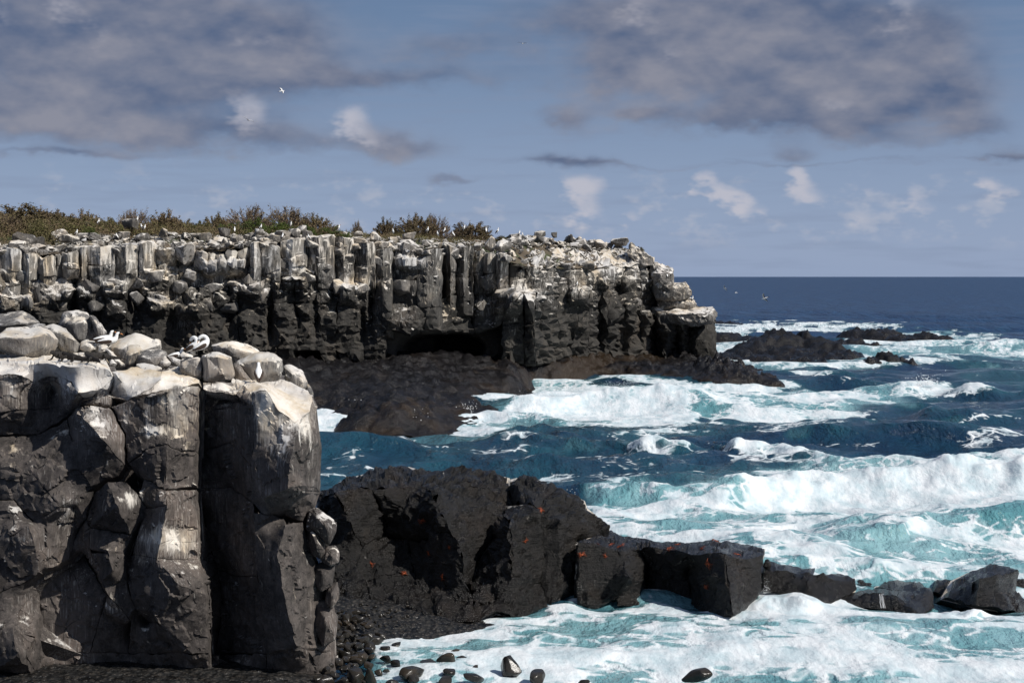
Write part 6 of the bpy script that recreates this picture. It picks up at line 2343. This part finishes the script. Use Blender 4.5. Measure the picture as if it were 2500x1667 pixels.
def at_rest(o, u, v, Y, rz, sc, lab, tilt=(0, 0)):
    o.location = PV(u, v, Y); o.rotation_euler = (tilt[0], tilt[1], rz); o.scale = (sc,) * 3
    tag(o, lab, 'seabird', 'seabirds on the near cliff top')
R = math.radians
at_rest(resting(), 262, 847, 50.4, R(8), 1.0, 'white seabird with brown wings resting nearest on the pale stones', (0, R(4)))
at_rest(resting(), 250, 841, 51.3, R(4), .96, 'second white resting seabird, partly hidden behind the nearest one', (0, R(4)))
at_rest(preening(), 493, 862, 47.9, R(25), 1.0, 'white seabird with brown wing preening on the streaked block')
at_rest(preening(), 470, 866, 49.6, R(-20), 1.05, 'white seabird arching its neck behind the preening one')
o = standing(); at_rest(o, 632, 938, 47.15, R(100), .92, 'lone white seabird with dark wing tips seen from behind on the white edge', (0, R(12)))
at_rest(resting(), 428, 878, 49.9, R(5), .75, 'seabird sitting half hidden in the gap, only its head and orange bill showing')

# birds along the far rim
proto = standing(); fly = flying()
used = [False, False]
def far_bird(u, v, rz, lab, sc=1.0):
    o = proto if not used[0] else copy_tree(proto)
    used[0] = True
    put(o, u, v + 3, rz, lab, sc, 'seabirds along the far cliff')
    o.location.z += .02
def fly_bird(u, v, Y, rot, lab, sc=1.0):
    o = fly if not used[1] else copy_tree(fly)
    used[1] = True
    o.location = PV(u, v, Y); o.rotation_euler = rot; o.scale = (sc,) * 3
    tag(o, lab, 'seabird', 'seabirds in flight')
for (u, v, rz, lab) in [(334, 541, 20, 'seabird standing on the dark pointed boulder above the left rubble'), (347, 559, 200, 'left one of two seabirds beside the dark pointed boulder'), (352, 561, 10, 'right one of two seabirds beside the dark pointed boulder'),
                        (186, 574, 30, 'seabird at the left end of the rubble, below the olive scrub'), (286, 582, 150, 'seabird in the white rubble under the green bush'), (240, 547, 60, 'seabird on the dark rocks beside the small green bush'),
                        (508, 607, 250, 'lone seabird on a column top at the brink left of centre'), (573, 566, 100, 'upright seabird on the white triangular boulder'), (636, 560, 40, 'seabird perched below the tallest shrubs'), (710, 552, 300, 'seabird in front of the green bush at the tall shrubs'),
                        (690, 581, 80, 'seabird on the brink below the peach boulder'), (826, 561, 10, 'seabird beside the little green tuft'), (1043, 567, 30, 'first of the row of seabirds under the domed shrub'), (1085, 568, 60, 'seabird standing tall between domed and lone shrub'),
                        (1070, 577, 200, 'seabird lower down between domed and lone shrub'), (1132, 562, 20, 'seabird just left of the lone shrub foot'), (1107, 577, 140, 'seabird on white stones left of the lone shrub'), (1187, 567, 100, 'seabird right below the lone shrub'),
                        (1214, 569, 20, 'seabird facing right at the end of the lone shrub'), (1268, 573, 70, 'seabird on the skyline rocks right of the lone shrub'), (1276, 578, 250, 'last seabird on the skyline rubble'), (1408, 698, 30, 'seabird on a small ledge halfway up the right face'),
                        (1691, 732, 70, 'seabird perched on the outer step of the cliff end'), (1629, 676, 100, 'seabird sitting on the upper step of the cliff end'), (755, 585, 160, 'seabird on a column top at the brink'), (960, 570, 250, 'seabird left of the dark domed shrub'), (1285, 585, 20, 'small seabird on the slope below the skyline')]:
    far_bird(u, v, R(rz), lab, .85)
fly_bird(687, 223, 120, (R(35), R(-10), R(25)), 'white seabird gliding highest left of centre in the sky', .55)
fly_bird(606, 294, 150, (R(-20), R(10), R(-60)), 'small dark winged seabird against a pale cloud', .8)
fly_bird(1276, 107, 170, (R(5), R(0), R(80)), 'tiny seabird high in the sky near the middle', .7)
fly_bird(1868, 728, 190, (R(40), R(20), R(165)), 'white seabird flying low over the dark water right of the point', 1.05)
fly_bird(1770, 704, 260, (R(50), R(0), R(140)), 'small white seabird over the water close to the cliff end', .8)
fly_bird(1797, 715, 300, (R(10), R(0), R(20)), 'tiny white speck of a seabird over the far water', .7)

# marine iguanas basking on the white ledge
def iguana(ang=0.0):
    body, r = interp_path([(-.95, .10, .02, .006, .006), (-.70, .0, .035, .018, .025), (-.45, -.04, .05, .03, .038), (-.22, 0, .07, .055, .05), (0, 0, .085, .085, .065), (.16, 0, .09, .075, .06), (.26, 0, .11, .048, .045), (.34, 0, .135, .05, .042), (.41, 0, .13, .034, .028), (.44, 0, .125, .012, .012)], 4)
    parts = [loft(body, r, 10)]
    for x, s, f in ((.16, 1, .08), (.16, -1, .06), (-.18, 1, -.06), (-.18, -1, -.08)):
        p, rr = interp_path([(x, s * .05, .08, .032), (x + f * .4, s * .14, .085, .026), (x + f, s * .19, .03, .020), (x + f + .05, s * .22, .008, .024, .010), (x + f + .10, s * .25, .006, .012, .006)], 3)
        parts.append(loft(p, rr, 7))
    for k in range(16):
        t = k / 15
        x = .38 - .95 * t
        z = .165 - .10 * t if t < .5 else .12 - .07 * (t - .5) * 2
        parts.append(([(x - .014, 0, z - .03), (x + .014, 0, z - .03), (x, .006, z - .03), (x - .012, 0, z + .028)], [[0, 1, 3], [1, 2, 3], [2, 0, 3], [0, 2, 1]]))
    return part('iguana', join(parts), M['iguana'])
for (u, v, rz, sc, lab) in [(150, 884, 235, .80, 'black iguana basking left on the white ledge beside the streaked boulder'), (176, 888, 150, .78, 'black iguana lying with its tail across the white ledge'), (238, 885, 210, .75, 'dark iguana in the right group, tail to the leaning slab'), (222, 890, 130, .70, 'dark iguana lying in front of the right group')]:
    put(iguana(), u, v, R(rz), lab, sc * 1.15, 'iguanas on the white ledge', .06, None, 'iguana').scale.z *= 1.9

# red rock crabs on the wet black rocks
def crab():
    parts = [loft([(-.035, 0, .03), (-.028, 0, .038), (0, 0, .043), (.026, 0, .040), (.036, 0, .032)], [(.02, .008), (.045, .016), (.055, .022), (.045, .016), (.018, .008)], 10)]
    for s in (-1, 1):
        for k in range(4):
            x = -.028 + k * .016; a = (k - 1.2) * .035
            p, rr = interp_path([(x, s * .04, .034, .009), (x + a * .7, s * .085, .062, .008), (x + a * 1.3, s * .125, .03, .006), (x + a * 1.6, s * .14, .0, .002)], 2)
            parts.append(loft(p, rr, 5))
        p, rr = interp_path([(.025, s * .03, .034, .010), (.055, s * .055, .045, .011), (.075, s * .045, .03, .016), (.10, s * .025, .02, .010), (.115, s * .018, .015, .003)], 2)
        parts.append(loft(p, rr, 6))
    return part('crab', join(parts), M['crab'])
cr0 = crab(); first = [True]
z6 = lambda x, y: (740 + .3616 * x, 1100 + .3616 * y)
z7 = lambda x, y: (1380 + .4762 * x, 1250 + .4762 * y)
cl = [(z6(1600, 410), 1.9, 'largest orange crab in the crack on the right part of the huge black rock'), (z6(800, 475), 1.5, 'orange crab high on the dark left face of the huge rock'), (z6(465, 765), 1.4, 'orange crab low in the deep shade at the left of the huge rock'),
      (z6(680, 830), 1.3, 'red crab in the middle of the shaded lower face'), (z6(945, 855), 1.3, 'crab on the lower right of the shaded face'), (z6(850, 690), 1.0, 'small crab above the others on the shaded face'), (z6(1500, 605), 1.1, 'crab on the middle column of the huge rock'), (z6(990, 650), 1.0, 'small crab at the edge of light and shade on the huge rock'),
      (z7(85, 220), 1.6, 'bright orange crab at the left corner of the flat topped rock'), (z7(180, 170), 1.3, 'leftmost crab of three below the top edge of the flat rock'), (z7(232, 170), 1.3, 'middle crab of three below the top edge of the flat rock'), (z7(285, 178), 1.6, 'rightmost crab of three below the top edge of the flat rock'),
      (z7(540, 190), 1.8, 'big orange crab on the top edge at the middle of the flat rock'), (z7(575, 168), 1.1, 'small crab on the wet top behind the big middle one'), (z7(770, 150), 1.5, 'red crab at the back edge of the wet flat top'), (z7(880, 220), 1.4, 'red crab near the right front corner of the flat top'),
      (z7(740, 265), 1.9, 'orange crab climbing the dark left side of the right hand column'), (z7(725, 380), 1.3, 'crab low on the right hand column near the water'), (z7(205, 222), 1.0, 'small crab under the left top edge of the flat rock'), (z7(705, 185), 1.2, 'crab in the middle of the wet flat top')]
for (uv, sc, lab) in cl:
    p, nrm = hit(*uv)
    if p is None: continue
    o = cr0 if first[0] else cr0.copy()
    if not first[0]: COL.objects.link(o)
    first[0] = False
    o.location = p
    qq = nrm.to_track_quat('Z', 'Y') @ Euler((0, 0, rng.uniform(0, 6.28))).to_quaternion()
    o.rotation_euler = qq.to_euler()
    o.scale = (sc * .68,) * 3
    tag(o, lab, 'crab', 'red crabs on the black rocks')

# ------------------------------------------------------------------ spray thrown up by the surf and water running off the rocks
def build_spray():
    ico = np.array([(0, 0, 1), (.9, 0, -.3), (-.45, .78, -.3), (-.45, -.78, -.3)])
    tf = np.array([(0, 1, 2), (0, 2, 3), (0, 3, 1), (1, 3, 2)])
    V, F, n = [], [], 0
    rs = np.random.RandomState(2)
    for (u, v, z, ru, h, cnt, sz) in [(1290, 985, .4, 40, .7, 260, .025), (1400, 968, .6, 60, .7, 260, .025), (1500, 960, .6, 40, .9, 300, .025), (1570, 1203, .4, 16, .35, 100, .014),
                                      (2000, 1195, .9, 40, .5, 300, .015), (2200, 1192, .9, 160, .5, 900, .015), (2400, 1198, .9, 100, .5, 500, .015), (1870, 1462, .2, 14, .6, 120, .012), (2260, 962, .9, 30, 1.2, 300, .05),
                                      (880, 1020, .3, 50, 1.3, 250, .04), (1000, 1040, .2, 40, 1.0, 150, .04), (1140, 1020, .3, 20, 1.4, 120, .04), (1830, 1126, .6, 30, .6, 150, .025), (1380, 1240, .2, 30, .8, 150, .02)]:
        x0, y0 = sea_xy(u, v)
        s = y0 / FPX
        c = np.stack([x0 + rs.normal(0, ru * s * .6, cnt), y0 + rs.normal(0, ru * s * .3, cnt), z + np.abs(rs.normal(0, h * .45, cnt)) * np.exp(-np.abs(rs.normal(0, 1, cnt)) * .4)], 1)
        for q_ in c:
            V.append(q_ + ico * sz * rs.uniform(.4, 1.5)); F.append(tf + n); n += 4
    m = plain_mat('spray', (.85, .87, .88), .5, .03, 5)
    o = add_obj('spray', mesh_np('spray', np.concatenate(V), np.concatenate(F), True, m))
    tag(o, 'fine white spray thrown up where waves break', 'spray', kind='stuff')
    # trickles
    paths = []
    for (u0, v0, u1, v1, k) in [(2150, 1450, 2155, 1484, 4)]:
        for j in range(k):
            pts = []
            du = rs.uniform(-6, 6)
            for t in np.linspace(0, 1, 6):
                p, nn = hit(u0 + du + (u1 - u0) * t + rs.uniform(-1, 1), v0 + (v1 - v0) * t)
                if p is not None: pts.append(tuple(p + nn * .012))
            if len(pts) == 6 and np.ptp(np.array(pts)[:, 1]) < 4: paths.append(pts)
    if paths:
        pa = np.array(paths)
        r = rs.uniform(.003, .008, len(pa)) * pa[:, 0, 1] / 60
        v, f = tubes(pa, r, r * 1.4, 5)
        o = add_obj('trickles', mesh_np('trickles', v, f, True, m))
        tag(o, 'thin white trickles of water running off the black rocks', 'water', kind='stuff')
build_spray()
